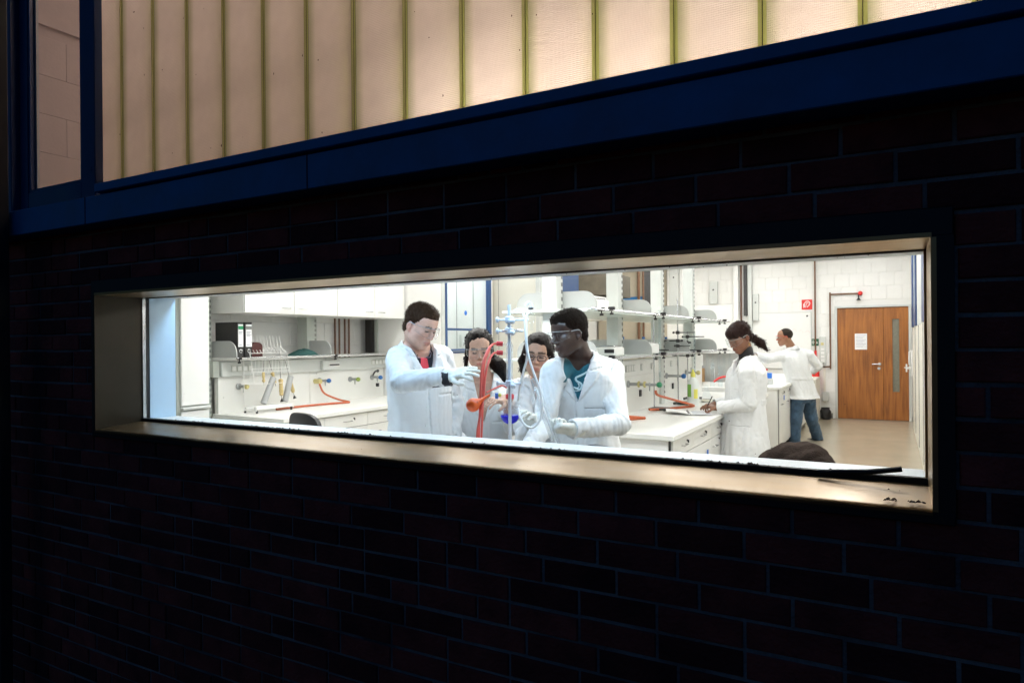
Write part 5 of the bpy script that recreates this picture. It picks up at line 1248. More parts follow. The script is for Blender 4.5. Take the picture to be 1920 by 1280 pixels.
def person(label, key, fwd, hfwd, hp, hr, skin, hair, spec):
    J = {k: np.array(v) for k, v in POSE[key].items()}
    f = unit((fwd[0], fwd[1], 0)); l = np.array([-f[1], f[0], 0]); up = np.array([0, 0, 1.0])
    hs = spec.get('hscale', 1.0); h = spec.get('h', .0045); fem = spec.get('fem', False); B = spec.get('build', 1.0)
    pel, nb = J['pel'], J['nb']; zp = pel[2]; W = .9 if fem else 1.0; W *= B
    t = thing('person', label, 'person', (float(pel[0]), float(pel[1]), 0))
    # legs
    zk = zp * .52
    hL, hR = pel + l * .085 * W, pel - l * .085 * W
    kL = J.get('kL', hL + f * .02 - up * (zp - zk)); kR = J.get('kR', hR + f * .02 - up * (zp - zk))
    aL = J.get('aL', np.array([hL[0], hL[1], .075])); aR = J.get('aR', np.array([hR[0], hR[1], .075]))
    pts = np.array([v for v in J.values()] + [kL, kR, aL, aR, J['head']]); lo = pts.min(0) - .21; hi = pts.max(0) + .21; lo[2] = -.01; hi[2] = J['head'][2] + .17
    T = head_T(J['head'], hfwd, hp, hr); T[:3, :3] *= 1.0
    Ts = T.copy(); Ts[:3, :3] = T[:3, :3] * hs
    # ---------------- body: one continuous skin surface
    G = SDF(lo, hi, h)
    if hs != 1.0:
        # scaled head: scale the primitives through a helper volume transform
        _e, _c, _r = G.ell, G.cap, G.rbox
        G.ell = lambda c, r, k=.015, op='add', rot=None: _e(np.array(c) * hs, tuple(x * hs for x in r), k * hs, op, rot)
        G.cap = lambda a, b, r0, r1=None, k=.015, op='add': _c(np.array(a) * hs, np.array(b) * hs, r0 * hs, None if r1 is None else r1 * hs, k * hs, op)
        skull(G, T, spec); G.ell, G.cap, G.rbox = _e, _c, _r
    else: skull(G, T, spec)
    hw = lambda p: (T @ np.array([p[0] * hs, p[1] * hs, p[2] * hs, 1]))[:3]
    nr = .050 if fem else .058
    G.cap(hw((0, -.030, -.045)), nb + up * .01 - f * .008, nr * .97, nr * 1.05, .018)
    G.cap(nb + l * .03, J['sL'] + up * .005 - l * .02, .045, .05, .03); G.cap(nb - l * .03, J['sR'] + up * .005 + l * .02, .045, .05, .03)
    ch = pel + (nb - pel) * .66; ws = pel + (nb - pel) * .30
    G.loft([(pel - up * .12, .145 * W, .105 * W), (pel, .155 * W, .11 * W), (ws, .125 * W, .09 * W), (ch, .150 * W, .105 * W), (pel + (nb - pel) * .86, .150 * W, .085 * W), (nb - up * .02, .07 * W, .06 * W)], l, f, .03)
    for s in 'LR':
        k_, a_, hh = (kL, aL, hL) if s == 'L' else (kR, aR, hR)
        G.cap(hh - up * .04, k_, .080 * W, .052 * W, .03); G.cap(k_, a_ + up * .02, .050 * W, .036 * W, .02); G.cap(a_ - up * .03, a_ - up * .035 + f * .13, .035, .028, .02)
        S_, E_, W_ = J['s' + s], J['e' + s], J['w' + s]
        G.cap(S_, E_, .047 * W, .038 * W, .025); G.cap(E_, W_, .038 * W, .026 * W, .012)
    for s, hd in spec['hands'].items():
        hand(G, J['w' + s], J['h' + s] - J['w' + s], hd['n'], hd.get('thumb', 1), hd.get('curl', (.25, .3, .25)), hd.get('size', .95 if not fem else .88), -.0015 if hd.get('glove') else 0.0, hd.get('spread', .1), hd.get('tin', .35))
    Ti = np.linalg.inv(T); base = np.array(skin)
    def paint(v):
        q = (v @ Ti[:3, :3].T + Ti[:3, 3]) / hs; c = np.tile(base, (len(v), 1)); x, y, z = q[:, 0], q[:, 1], q[:, 2]
        hd = (np.abs(x) < .1) & (y > .02) & (np.abs(z) < .13)
        def blend(m, col): return c * (1 - m[:, None]) + np.array(col)[None] * m[:, None]
        g = lambda cx, cy_, cz, rx, ry, rz: np.exp(-(((np.abs(x) - cx) / rx) ** 2 + ((y - cy_) / ry) ** 2 + ((z - cz) / rz) ** 2)) * hd
        c = blend(np.clip(g(.036, .07, -.035, .024, .04, .022) * .5, 0, 1), base * np.array(spec.get('flush', (1.1, .72, .70))))
        c = blend(np.clip(g(0, .11, -.034, .016, .03, .014) * .4, 0, 1), base * np.array((1.08, .75, .72)))
        lipm = (((np.abs(x) / .0255) ** 2 + ((z + .0705) / .0115) ** 2) < 1) & (y > .078) & hd
        c = blend(lipm * spec.get('lip_a', .8), spec.get('lipc', base * np.array((.85, .42, .42))))
        br = (np.abs(z - .0235 + .10 * np.abs(np.abs(x) - .030) ** 1.0 * .6) < .0062) & (np.abs(np.abs(x) - .031) < .020) & (y > .05) & hd
        c = blend(br * .85, hair['col'])
        ey = (np.abs(z + .0030) < .0042) & (np.abs(np.abs(x) - .0305) < .0135) & (y > .07) & hd
        c = blend(ey * .9, np.array((.03, .018, .014)))
        ear = ((np.abs(x) > .070) & (y < .012) & (y > -.04) & (z < .025) & (z > -.05)); c = blend(ear * .5, base * np.array(spec.get('flush', (1.1, .72, .70))) * .85)
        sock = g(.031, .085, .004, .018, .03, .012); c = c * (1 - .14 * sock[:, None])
        if spec.get('stubble'):
            st_ = (z < -.045) & (y > .0) & hd; c = np.where(st_[:, None], c * np.array((.80, .78, .80)), c)
        return np.clip(c, 0, 1)
    G.mesh('body', SKIN_DARK if spec.get('dark') else SKIN, t, paint)
    # ---------------- trousers and shoes
    hh_ = max(h, .008); g2 = SDF((lo[0], lo[1], 0), (hi[0], hi[1], zp + .12), hh_)
    g2.loft([(pel - up * .14, .165 * W, .125 * W), (pel, .172 * W, .128 * W), (pel + up * .10, .150 * W, .11 * W)], l, f, .03)
    for k_, a_, hh in ((kL, aL, hL), (kR, aR, hR)):
        g2.cap(hh - up * .04, k_, .098 * W, .072 * W, .035); g2.cap(k_, a_ + up * .0, .072 * W, .066 * W, .03)
    ripple(g2, 5, 45, 30, 7, .0075); ripple(g2, 6, 90, 90, 7, .003)
    g2.mesh('trousers', M[spec.get('trousers', 'trouser_dark')], t)
    for a_ in (aL, aR):
        z0 = a_[2] - .075; g3 = SDF(a_ - .2 - up * 0, a_ + .25, .007); b0 = np.array([a_[0], a_[1], z0 + .045])
        g3.cap(b0 - f * .045, b0 + f * .05, .042, .044, .02); g3.cap(b0 + f * .05 - up * .008, b0 + f * .15 - up * .012, .044, .034, .03); g3.rbox(b0 + f * .05 - up * .2, (.4, .4, .16), np.eye(3), .001, .002, 'sub')
        g3.mesh('shoe', M['shoe_black'], t)
    # ---------------- shirt
    if spec.get('shirt'):
        hq = max(h, .005); g4 = SDF((lo[0], lo[1], zp - .05), (hi[0], hi[1], nb[2] + .13), hq)
        o = .012
        g4.loft([(pel, .155 * W + o, .11 * W + o), (ws, .125 * W + o, .09 * W + o), (ch, .150 * W + o, .105 * W + o), (pel + (nb - pel) * .86, .150 * W + o, .085 * W + o), (nb - up * .015, .075 * W + o, .065 * W + o)], l, f, .03)
        g4.cap(nb + l * .03 - up * .004, J['sL'] - l * .02, .048, .06, .03); g4.cap(nb - l * .03 - up * .004, J['sR'] + l * .02, .048, .06, .03)
        nk = spec.get('neckline', .03)
        if nk > 0:
            g4.cap(nb + up * .2 + f * .05, nb + f * .03 + up * (.03 - nk), .062, .060, .006, 'sub')
        else: g4.cap(nb - up * .02, nb + (hw((0, -.02, -.05)) - nb) * (.45 - nk * 4), nr + .014, nr + .010, .012)
        ripple(g4, 8, 50, 25, 6, .002)
        sh_ = g4.mesh('shirt', M[spec['shirt']], t)
    else: sh_ = None
    # ---------------- lab coat
    hc = max(.005, h); hem = spec.get('hem', .55); c_lo = lo.copy(); c_lo[2] = hem - .05; c_hi = hi.copy(); c_hi[2] = nb[2] + .16
    g5 = SDF(c_lo, c_hi, hc); o = .028
    hemc = np.array([pel[0], pel[1], hem]) + f * spec.get('hem_f', 0.0)
    secs = [(hemc, .215 * W + o, .165 * W + o), (pel - up * .05, .185 * W + o, .138 * W + o), (ws, .155 * W + o, .112 * W + o), (ch, .160 * W + o, .118 * W + o), (pel + (nb - pel) * .86, .158 * W + o, .095 * W + o), (nb - up * .012, .070 * W + o, .062 * W + o)]
    g5.loft(secs, l, f, .0, 2.3); tors = g5.d.copy()
    g5.cap(nb + l * .04 - up * .010, J['sL'] + up * .004 - l * .01, .058, .066, .035); g5.cap(nb - l * .04 - up * .010, J['sR'] + up * .004 + l * .01, .058, .066, .035)
    base_d = g5.d.copy(); cuffs = []
    for s in 'LR':
        S_, E_, W_ = J['s' + s], J['e' + s], J['w' + s]; cw_ = W_ + (E_ - W_) * spec.get('cuff' + s, .06)
        g5.cap(S_, E_, .066 * W, .055 * W, .022); g5.cap(E_, cw_, .055 * W, .047 * W, .012); cuffs.append((cw_, W_, E_))
    slv_ = g5.d < base_d - .001
    ix = np.nonzero(np.abs(g5.d) < .03); x_, y_, z_ = g5.ax[0][ix[0]], g5.ax[1][ix[1]], g5.ax[2][ix[2]]; dv = g5.d[ix]; sl_ = slv_[ix]
    def uv(x, y, z):
        tz = np.clip((z - zp) / (nb[2] - zp), -1, 1.3); ex, ey = x - nb[0] - (pel[0] - nb[0]) * (1 - tz), y - nb[1] - (pel[1] - nb[1]) * (1 - tz)
        return ex * l[0] + ey * l[1], ex * f[0] + ey * f[1]
    U, V = uv(x_, y_, z_); sd_ = spec.get('seed', 1)
    lowz = np.clip((ws[2] - z_) / .35, 0, 1)
    fold = waves([U, V, z_], sd_, 38, 9, 8) * (.005 + .0080 * lowz) + waves([U, V, z_], sd_ + 70, 75, 55, 7) * .0024
    sfold = waves([x_, y_, z_], sd_ + 40, 44, 44, 8) * .0066 + waves([x_, y_, z_], sd_ + 45, 95, 95, 7) * .0034
    dv = dv + np.where(sl_, sfold, fold)
    for s in 'LR':                                          # elbow creases
        E_ = J['e' + s]; rr2 = (x_ - E_[0]) ** 2 + (y_ - E_[1]) ** 2 + (z_ - E_[2]) ** 2; dd = unit(J['w' + s] - J['s' + s])
        ar = ((x_ - E_[0]) * dd[0] + (y_ - E_[1]) * dd[1] + (z_ - E_[2]) * dd[2]) * 95
        dv = dv + np.where(sl_, np.exp(-rr2 / .0060) * .0045 * np.sin(ar + 1.5 * np.sin(ar * .5)), 0)
    # open V front, lapels, closure, pockets
    zv, zt = spec.get('v_bottom', nb[2] - .26), nb[2] + .03; wv = spec.get('v_width', .072); u0 = spec.get('v_off', 0.0)
    Uc = U - u0; tt = np.clip((z_ - zv) / (zt - zv), 0, 1.6); wz = wv * tt ** .85; front = (V > .02) & ~sl_; aU = np.abs(Uc)
    lapw = spec.get('lap', .058) * np.clip(tt * 2.2, 0, 1) * np.clip((1.35 - tt) * 2.0, 0, 1)
    la = front & (aU > wz - .004) & (aU < wz + lapw) & (z_ > zv); dv = np.where(la, dv - .0095, dv)
    no = la & (aU > wz + .01) & (np.abs(tt - .66 - (aU - wz) * 1.2) < .022); dv = np.where(no, dv + .0065, dv)
    cl_ = front & (z_ < zv + .02); dv = np.where(cl_ & (Uc > -.012) & (Uc < .028), dv - .003, dv); dv = np.where(cl_ & (np.abs(Uc + .015) < .005), dv + .0045, dv)
    dv = np.where(front & (np.abs(U - .105) < .058) & (np.abs(z_ - (nb[2] - .24)) < .0045), dv + .007, dv)
    for sg in (-1, 1): dv = np.where(front & (np.abs(U - sg * .12) < .075) & (np.abs(z_ - (zp - .02)) < .0045), dv + .007, dv)
    dv = np.where((~sl_) & (V < -.03) & (np.abs(z_ - (ws[2] + .02)) < .020), dv - .005, dv)
    g5.d[ix] = dv
    sl3, gg = g5.blk(np.array([nb[0] - .4, nb[1] - .4, zv - .01]), np.array([nb[0] + .4, nb[1] + .4, nb[2] + .16]))
    U3, V3 = uv(gg[0], gg[1], gg[2]); t3 = np.clip((gg[2] - zv) / (zt - zv), 0, 1.6)
    vee = np.maximum(np.maximum(np.abs(U3 - u0) - wv * t3 ** .85, .015 - V3), zv - gg[2]); g5.d[sl3] = np.maximum(g5.d[sl3], -vee).astype(np.float32)
    g5.cap(hw((0, -.02, -.06)), nb + up * .012 + f * .012, nr + .020, nr + .016, .006, 'sub')
    for cw_, W_, E_ in cuffs:
        dd = unit(W_ - E_); g5.cap(cw_ - dd * .02, cw_ + dd * .14, .037 * W, .040 * W, .002, 'sub')
        # flat cuff end
        c_ = cw_ + dd * (.10); g5.rbox(c_, (.085, .09, .09), np.stack(frame(dd, up if abs(dd[2]) < .9 else f), 1), .002, .002, 'sub')
    g5.rbox(np.array([pel[0], pel[1], hem - .2]), (.6, .6, .2), np.eye(3), .001, .001, 'sub')
    ct = g5.mesh('lab_coat', M['coat_cotton'], t)
    # collar: standing ring round the neck
    if spec.get('collar', True):
        b = MB(); n = 30; rows = []
        for j, (dr, dz) in enumerate(((.018, -.010), (.013, .030), (.020, .034), (.040, .006), (.050, -.020))):
            r = []
            for i in range(n + 1):
                a = math.radians(-124) + math.radians(248) * i / n - math.pi / 2       # open at the front
                rad = nr + dr; wv_ = .004 * math.sin(5 * a + j)
                cen = nb - f * .006
                c, s_ = math.cos(a), math.sin(a)
                fr = abs(i / n - .5) * 2; p = cen + l * (c * rad * 1.12) + f * (s_ * rad * 1.0 + .012) + up * (dz + wv_ + .020 - .045 * fr ** 3 )
                r.append(tuple(p))
            rows.append(r)
        vs = [p for r in rows for p in r]; m_ = n + 1
        b.add(vs, [(j * m_ + i, j * m_ + i + 1, (j + 1) * m_ + i + 1, (j + 1) * m_ + i) for j in range(4) for i in range(n)])
        o_ = b.build('collar', M['coat_cotton'], t)
        sm = o_.modifiers.new('thick', 'SOLIDIFY'); sm.thickness = .003
    # ---------------- gloves
    for s, hd in spec['hands'].items():
        if hd.get('glove'):
            w_ = J['w' + s]; g6 = SDF(w_ - .23, w_ + .23, .0029); dd = J['h' + s] - w_
            hand(g6, w_, dd, hd['n'], hd.get('thumb', 1), hd.get('curl', (.25, .3, .25)), hd.get('size', .95 if not fem else .88), .0012, hd.get('spread', .1), hd.get('tin', .35))
            g6.cap(w_, w_ - unit(dd) * .05, .030, .034, .01)
            ripple(g6, 3, 150, 150, 7, .0009)
            g6.mesh('glove', M['glove_latex'], t)
    # ---------------- hair
    g7 = SDF(J['head'] - .36, J['head'] + .30, min(max(h, .0035), .007)); g7.T = T
    _e, _c = g7.ell, g7.cap
    E7 = lambda c, r, k=.012, op='add', rot=None: _e(np.array(c) * hs, tuple(x * hs for x in r), k, op, rot)
    C7 = lambda a, b, r0, r1=None, k=.012, op='add': _c(np.array(a) * hs, np.array(b) * hs, r0 * hs, None if r1 is None else r1 * hs, k, op)
    hair['f'](E7, C7, g7)
    g7.T = np.eye(4); kx, kz, amp = hair.get('wave', (150, 150, .003)); ripple(g7, 21, kx, kz, 10, amp)
    ho = g7.mesh('hair', hair['mat'], t)
    # loose strands that break the outline
    ns, ln, flow = hair.get('strands', (2500, .012, (0, 0, -.3))); me = ho.data; rs = np.random.RandomState(7)
    co = np.empty(len(me.vertices) * 3, np.float32); me.vertices.foreach_get('co', co); co = co.reshape(-1, 3); no = np.empty(len(me.vertices) * 3, np.float32); me.vertices.foreach_get('normal', no); no = no.reshape(-1, 3)
    lc = ((co + np.array(wl(t))) @ np.linalg.inv(T)[:3, :3].T + np.linalg.inv(T)[:3, 3]) / hs; ok_ = np.where((lc[:, 1] < hair.get('front', .04)) | (lc[:, 2] > .085))[0]; pk = ok_[rs.randint(0, len(ok_), ns)]; p = co[pk]; n_ = no[pk]; fl = T[:3, :3] @ np.array(flow)
    dr = n_ * .55 + fl + rs.normal(0, .45, (ns, 3)); dr -= n_ * np.minimum((dr * n_).sum(1, keepdims=True), 0); dr /= np.linalg.norm(dr, axis=1, keepdims=True)
    sd2 = np.cross(dr, rs.normal(0, 1, (ns, 3))); sd2 /= np.linalg.norm(sd2, axis=1, keepdims=True); L_ = ln * rs.uniform(.4, 1.2, (ns, 1)); w2 = spec.get('h', .0045) * .16
    vs = np.stack([p - n_ * .002 - sd2 * w2, p - n_ * .002 + sd2 * w2, p + dr * L_ * .55 + sd2 * w2 * .7 + n_ * .001, p + dr * L_ + fl * L_ * .5], 1).reshape(-1, 3) + np.array(wl(t))
    b = MB(); b.v = [tuple(q_) for q_ in vs]; b.f = [q_ for i in range(ns) for q_ in ((4 * i, 4 * i + 1, 4 * i + 2), (4 * i, 4 * i + 2, 4 * i + 3))]; b.m = [0] * (2 * ns)
    so_ = b.build('strands', hair['mat'], ho, kind='stuff', smooth=False)
    # ---------------- eyewear
    def HP(x, y, z): return tuple(hw((x, y, z)))
    ew = spec.get('eyewear')
    if ew in ('goggles', 'red_goggles'):
        gl = MB(); n = 22; vs = []; top = []; bot = []
        for i in range(n + 1):
            a = math.radians(-84 + 168 * i / n); x = .083 * math.sin(a); y = .024 + .092 * math.cos(a) ** .8 if math.cos(a) > 0 else .024
            nose_cut = .020 * math.exp(-(x / .014) ** 2); side = abs(math.sin(a)) ** 4
            z0 = -.034 + nose_cut + .016 * side; z1 = .027 - .010 * side
            for z in (z0, (z0 + z1) / 2, z1): vs.append(HP(x, y + (.004 if z == (z0 + z1) / 2 else 0), z))
            top.append(HP(x, y + .001, z1)); bot.append(HP(x, y + .001, z0))
        gl.add(vs, [(3 * i + j, 3 * i + 3 + j, 3 * i + 4 + j, 3 * i + 1 + j) for i in range(n) for j in (0, 1)])
        go = gl.build('goggles', M['goggle_lens'], t, label='clear safety goggles' if ew == 'goggles' else 'red-tinted safety glasses')
        fm = M['clear_frame'] if ew == 'goggles' else M['red_paint']
        MB().tube(top, .0018 * hs, 6, res=1).build('brow_bar', fm, go); MB().tube(bot, .0013 * hs, 5, res=1).build('lower_rim', M['goggle_side'] if ew == 'goggles' else fm, go)
        for s in (-1, 1):
            MB().tube([HP(s * .083, .030, .012), HP(s * .083, .0, .012), HP(s * .081, -.022, .006), HP(s * .080, -.034, -.012)], .0028 * hs, 6).build('temple', fm, go)
    elif ew == 'glasses':
        go = None
        for s in (-1, 1):
            rim = []; n = 20
            for i in range(n):
                a = 2 * math.pi * i / n; e = .7; cx = math.copysign(abs(math.cos(a)) ** e, math.cos(a)) * .0255; cz = math.copysign(abs(math.sin(a)) ** e, math.sin(a)) * .0155
                x = s * (.034 + cx * s * s) if s > 0 else -(.034 + cx); rim.append(HP(x, .106 - .10 * abs(x) ** 1.5 * 3.2, -.004 + cz))
            b = MB().tube(rim + rim[:2], .0021, 6, res=1)
            o_ = b.build('spectacles' if go is None else 'rim', M['spectacle_black'], t if go is None else go, label='dark-rimmed spectacles' if go is None else None)
            if go is None: go = o_
            MB().add(rim, [tuple(range(n))]).build('lens', M['goggle_lens'], go)
            MB().tube([HP(s * .0595, .092, .002), HP(s * .076, .06, .004), HP(s * .081, -.01, .004), HP(s * .080, -.03, -.012)], .0019, 6).build('temple', M['spectacle_black'], go)
        MB().tube([HP(-.0095, .106, -.002), HP(0, .110, .001), HP(.0095, .106, -.002)], .0019, 6).build('bridge', M['spectacle_black'], go)
    return dict(t=t, J=J, l=l, f=f, up=up, coat=ct, shirt=sh_, hw=hw, T=T, nb=nb)

from mathutils.bvhtree import BVHTree
def on_surface(o, org, f, l, pts, off=.002):
    """project (u, z) points of a torso onto mesh o from the front"""
    me = o.data; W_ = wl(o); bv = BVHTree.FromPolygons([v.co + W_ for v in me.vertices], [tuple(p.vertices) for p in me.polygons])
    out = []
    for u, z in pts:
        p = Vector(org) + Vector(l) * u; p.z = z; r = bv.ray_cast(p + Vector(f) * .8, -Vector(f)); out.append((r[0] + Vector(f) * off) if r[0] else p + Vector(f) * .15)
    return out
POSE = {}
POSE['P1'] = dict(head=(-2.181, 0.975, 1.614), nb=(-2.248, 1.029, 1.486), sR=(-2.273, 0.9, 1.432), sL=(-2.212, 1.209, 1.435), eR=(-2.111, 0.716, 1.334), wR=(-1.868, 0.782, 1.366), hR=(-1.757, 0.786, 1.388), eL=(-2.162, 1.259, 1.193), wL=(-2.135, 1.205, 0.997), pel=(-2.272, 1.107, 0.948))
POSE['P2'] = dict(head=(-2.1, 1.431, 1.483), nb=(-2.127, 1.508, 1.301), sR=(-2.28, 1.423, 1.233), sL=(-2.016, 1.615, 1.24), eR=(-2.258, 1.343, 1.009), wR=(-2.068, 1.22, 0.946), hR=(-1.979, 1.178, 0.946), eL=(-1.883, 1.437, 1.049), wL=(-1.815, 1.223, 1.22), hL=(-1.851, 1.112, 1.216), pel=(-2.151, 1.54, 0.761))
POSE['P3'] = dict(head=(-1.71, 1.419, 1.453), nb=(-1.728, 1.524, 1.29), sR=(-1.836, 1.418, 1.246), sL=(-1.615, 1.655, 1.248), eR=(-1.701, 1.241, 1.013), wR=(-1.562, 1.066, 1.102), hR=(-1.554, 1.014, 1.187), eL=(-1.565, 1.637, 1.037), wL=(-1.528, 1.371, 0.955), hL=(-1.511, 1.267, 0.958), pel=(-1.749, 1.592, 0.786))
POSE['P4'] = dict(head=(-1.43, 1.209, 1.569), nb=(-1.423, 1.338, 1.425), sR=(-1.515, 1.207, 1.36), sL=(-1.308, 1.494, 1.358), eR=(-1.529, 1.108, 1.099), wR=(-1.48, 0.826, 1.011), hR=(-1.51, 0.752, 1.008), eL=(-1.183, 1.254, 1.115), wL=(-1.305, 0.946, 1.12), hL=(-1.359, 0.836, 1.137), pel=(-1.429, 1.426, 0.897))
POSE['P5'] = dict(head=(-1.121, 4.001, 1.547), nb=(-1.065, 4.066, 1.347), sL=(-1.047, 3.87, 1.261), sR=(-1.098, 4.253, 1.277), eL=(-1.026, 3.881, 0.999), wL=(-1.28, 3.9, 0.956), hL=(-1.336, 3.915, 0.962), eR=(-1.177, 4.255, 0.985), wR=(-1.357, 4.132, 0.961), hR=(-1.412, 4.067, 0.955), pel=(-1.104, 4.067, 0.831))
POSE['P6'] = dict(head=(-1.355, 8.618, 1.553), nb=(-1.268, 8.724, 1.373), sL=(-1.404, 8.591, 1.275), sR=(-1.063, 8.895, 1.285), eL=(-1.543, 8.342, 1.242), wL=(-1.683, 8.093, 1.293), hL=(-1.748, 8.056, 1.287), eR=(-0.946, 9.017, 1.125), wR=(-0.982, 8.768, 1.026), hR=(-1.017, 8.691, 0.991), pel=(-1.143, 8.793, 0.75), kL=(-1.221, 8.692, 0.368), kR=(-1.039, 9.022, 0.359), aL=(-1.243, 8.737, 0.044), aR=(-0.984, 9.281, 0.021))
FWD = np.array([-.4859, .8740, 0]); RGT = np.array([.8740, .4859, 0])      # towards the room / to the right, seen from the street
def facing(deg):
    """0 = towards the street viewer, + = turned to the viewer's right"""
    a = math.radians(deg); return -FWD * math.cos(a) + RGT * math.sin(a)

HB = hair_mat('hair_brown', (.040, .019, .010), (90, 90, 90)); HK = hair_mat('hair_black', (.006, .0045, .004), (26, 26, 70), .35)
HA = hair_mat('hair_afro', (.006, .005, .005), (120, 120, 120), .6); HD = hair_mat('hair_dark_brown', (.022, .011, .010), (40, 40, 90), .38); HG = hair_mat('hair_cropped', (.035, .028, .022), (160, 160, 160), .7)

def hair_p1(E, C, g):
    E((0, -.020, .044), (.080, .100, .088), 0); E((0, .026, .080), (.056, .054, .040), .03)
    E((0, .124, -.034), (.100, .072, .098), .006, 'sub'); E((0, -.052, -.030), (.068, .052, .050), .02); E((0, .16, -.115), (.2, .2, .088), .006, 'sub')
    for s in (-1, 1): E((s * .09, -.012, -.022), (.026, .020, .030), .004, 'sub')
    E((0, -.10, -.140), (.2, .12, .06), .004, 'sub')
def hair_p2(E, C, g):
    E((0, -.014, .042), (.086, .104, .092), 0); E((0, .118, -.035), (.074, .075, .108), .008, 'sub'); E((0, .02, -.12), (.2, .2, .07), .02, 'sub')
    for s in (-1, 1): C((s * .070, .020, .02), (s * .078, -.01, -.05), .018, .016)
    C((0, -.09, -.02), (.03, -.105, -.07), .045, .045); C((.03, -.105, -.07), (.115, -.05, -.12), .040, .044, .02); C((.115, -.05, -.12), (.145, -.02, -.18), .042, .036, .02); C((.145, -.02, -.18), (.16, -.01, -.225), .032, .014, .02)
    C((-.085, -.03, -.06), (-.094, -.02, -.125), .014, .008)
    C((-.082, -.0, -.05), (-.100, .01, -.105), .007, .003)
def hair_p3(E, C, g):
    E((0, -.012, .040), (.087, .104, .093), 0); E((-.008, .122, -.030), (.066, .074, .118), .008, 'sub'); E((0, .04, -.19), (.2, .2, .09), .01, 'sub')
    for s in (-1, 1): C((s * .066, .035, .04), (s * .088, .005, -.045), .018, .022, .02); C((s * .088, .005, -.045), (s * .086, -.02, -.105), .024, .018, .02)
    C((.05, -.07, -.03), (.085, -.05, -.13), .045, .03, .03)
def hair_p4(E, C, g):
    E((0, -.022, .044), (.081, .101, .088), 0); E((0, .030, .080), (.064, .060, .042), .02)
    E((0, .122, -.022), (.105, .070, .088), .005, 'sub'); E((0, -.052, -.028), (.067, .052, .048), .02); E((0, .16, -.115), (.2, .2, .090), .006, 'sub')
    for s in (-1, 1): E((s * .09, -.010, -.018), (.027, .024, .033), .004, 'sub')
    E((0, -.10, -.140), (.2, .12, .06), .004, 'sub')
def hair_p5(E, C, g):
    E((0, -.014, .042), (.084, .104, .090), 0); E((0, .052, .060), (.068, .052, .045), .02); E((0, .120, -.070), (.095, .070, .098), .006, 'sub'); E((0, -.055, -.032), (.068, .052, .052), .02); E((0, .17, -.125), (.2, .2, .085), .01, 'sub')
    for s in (-1, 1): E((s * .09, -.004, -.03), (.026, .022, .026), .004, 'sub')
    C((0, -.080, -.025), (0, -.125, -.075), .038, .026, .02); C((0, -.125, -.075), (.01, -.165, -.150), .028, .033, .02); C((.01, -.165, -.150), (.02, -.195, -.235), .033, .008, .02)
def hair_p6(E, C, g):
    E((0, -.020, .040), (.0785, .098, .0865), 0); E((0, .122, -.03), (.105, .075, .100), .006, 'sub'); E((0, .03, -.11), (.2, .2, .085), .006, 'sub')
    for s in (-1, 1): E((s * .09, .004, -.02), (.024, .026, .030), .004, 'sub')

LIGHT, OLIVE, TAN, DARK, BROWN, MID = (.56, .33, .25), (.52, .31, .22), (.50, .29, .20), (.047, .025, .019), (.20, .085, .045), (.30, .15, .085)

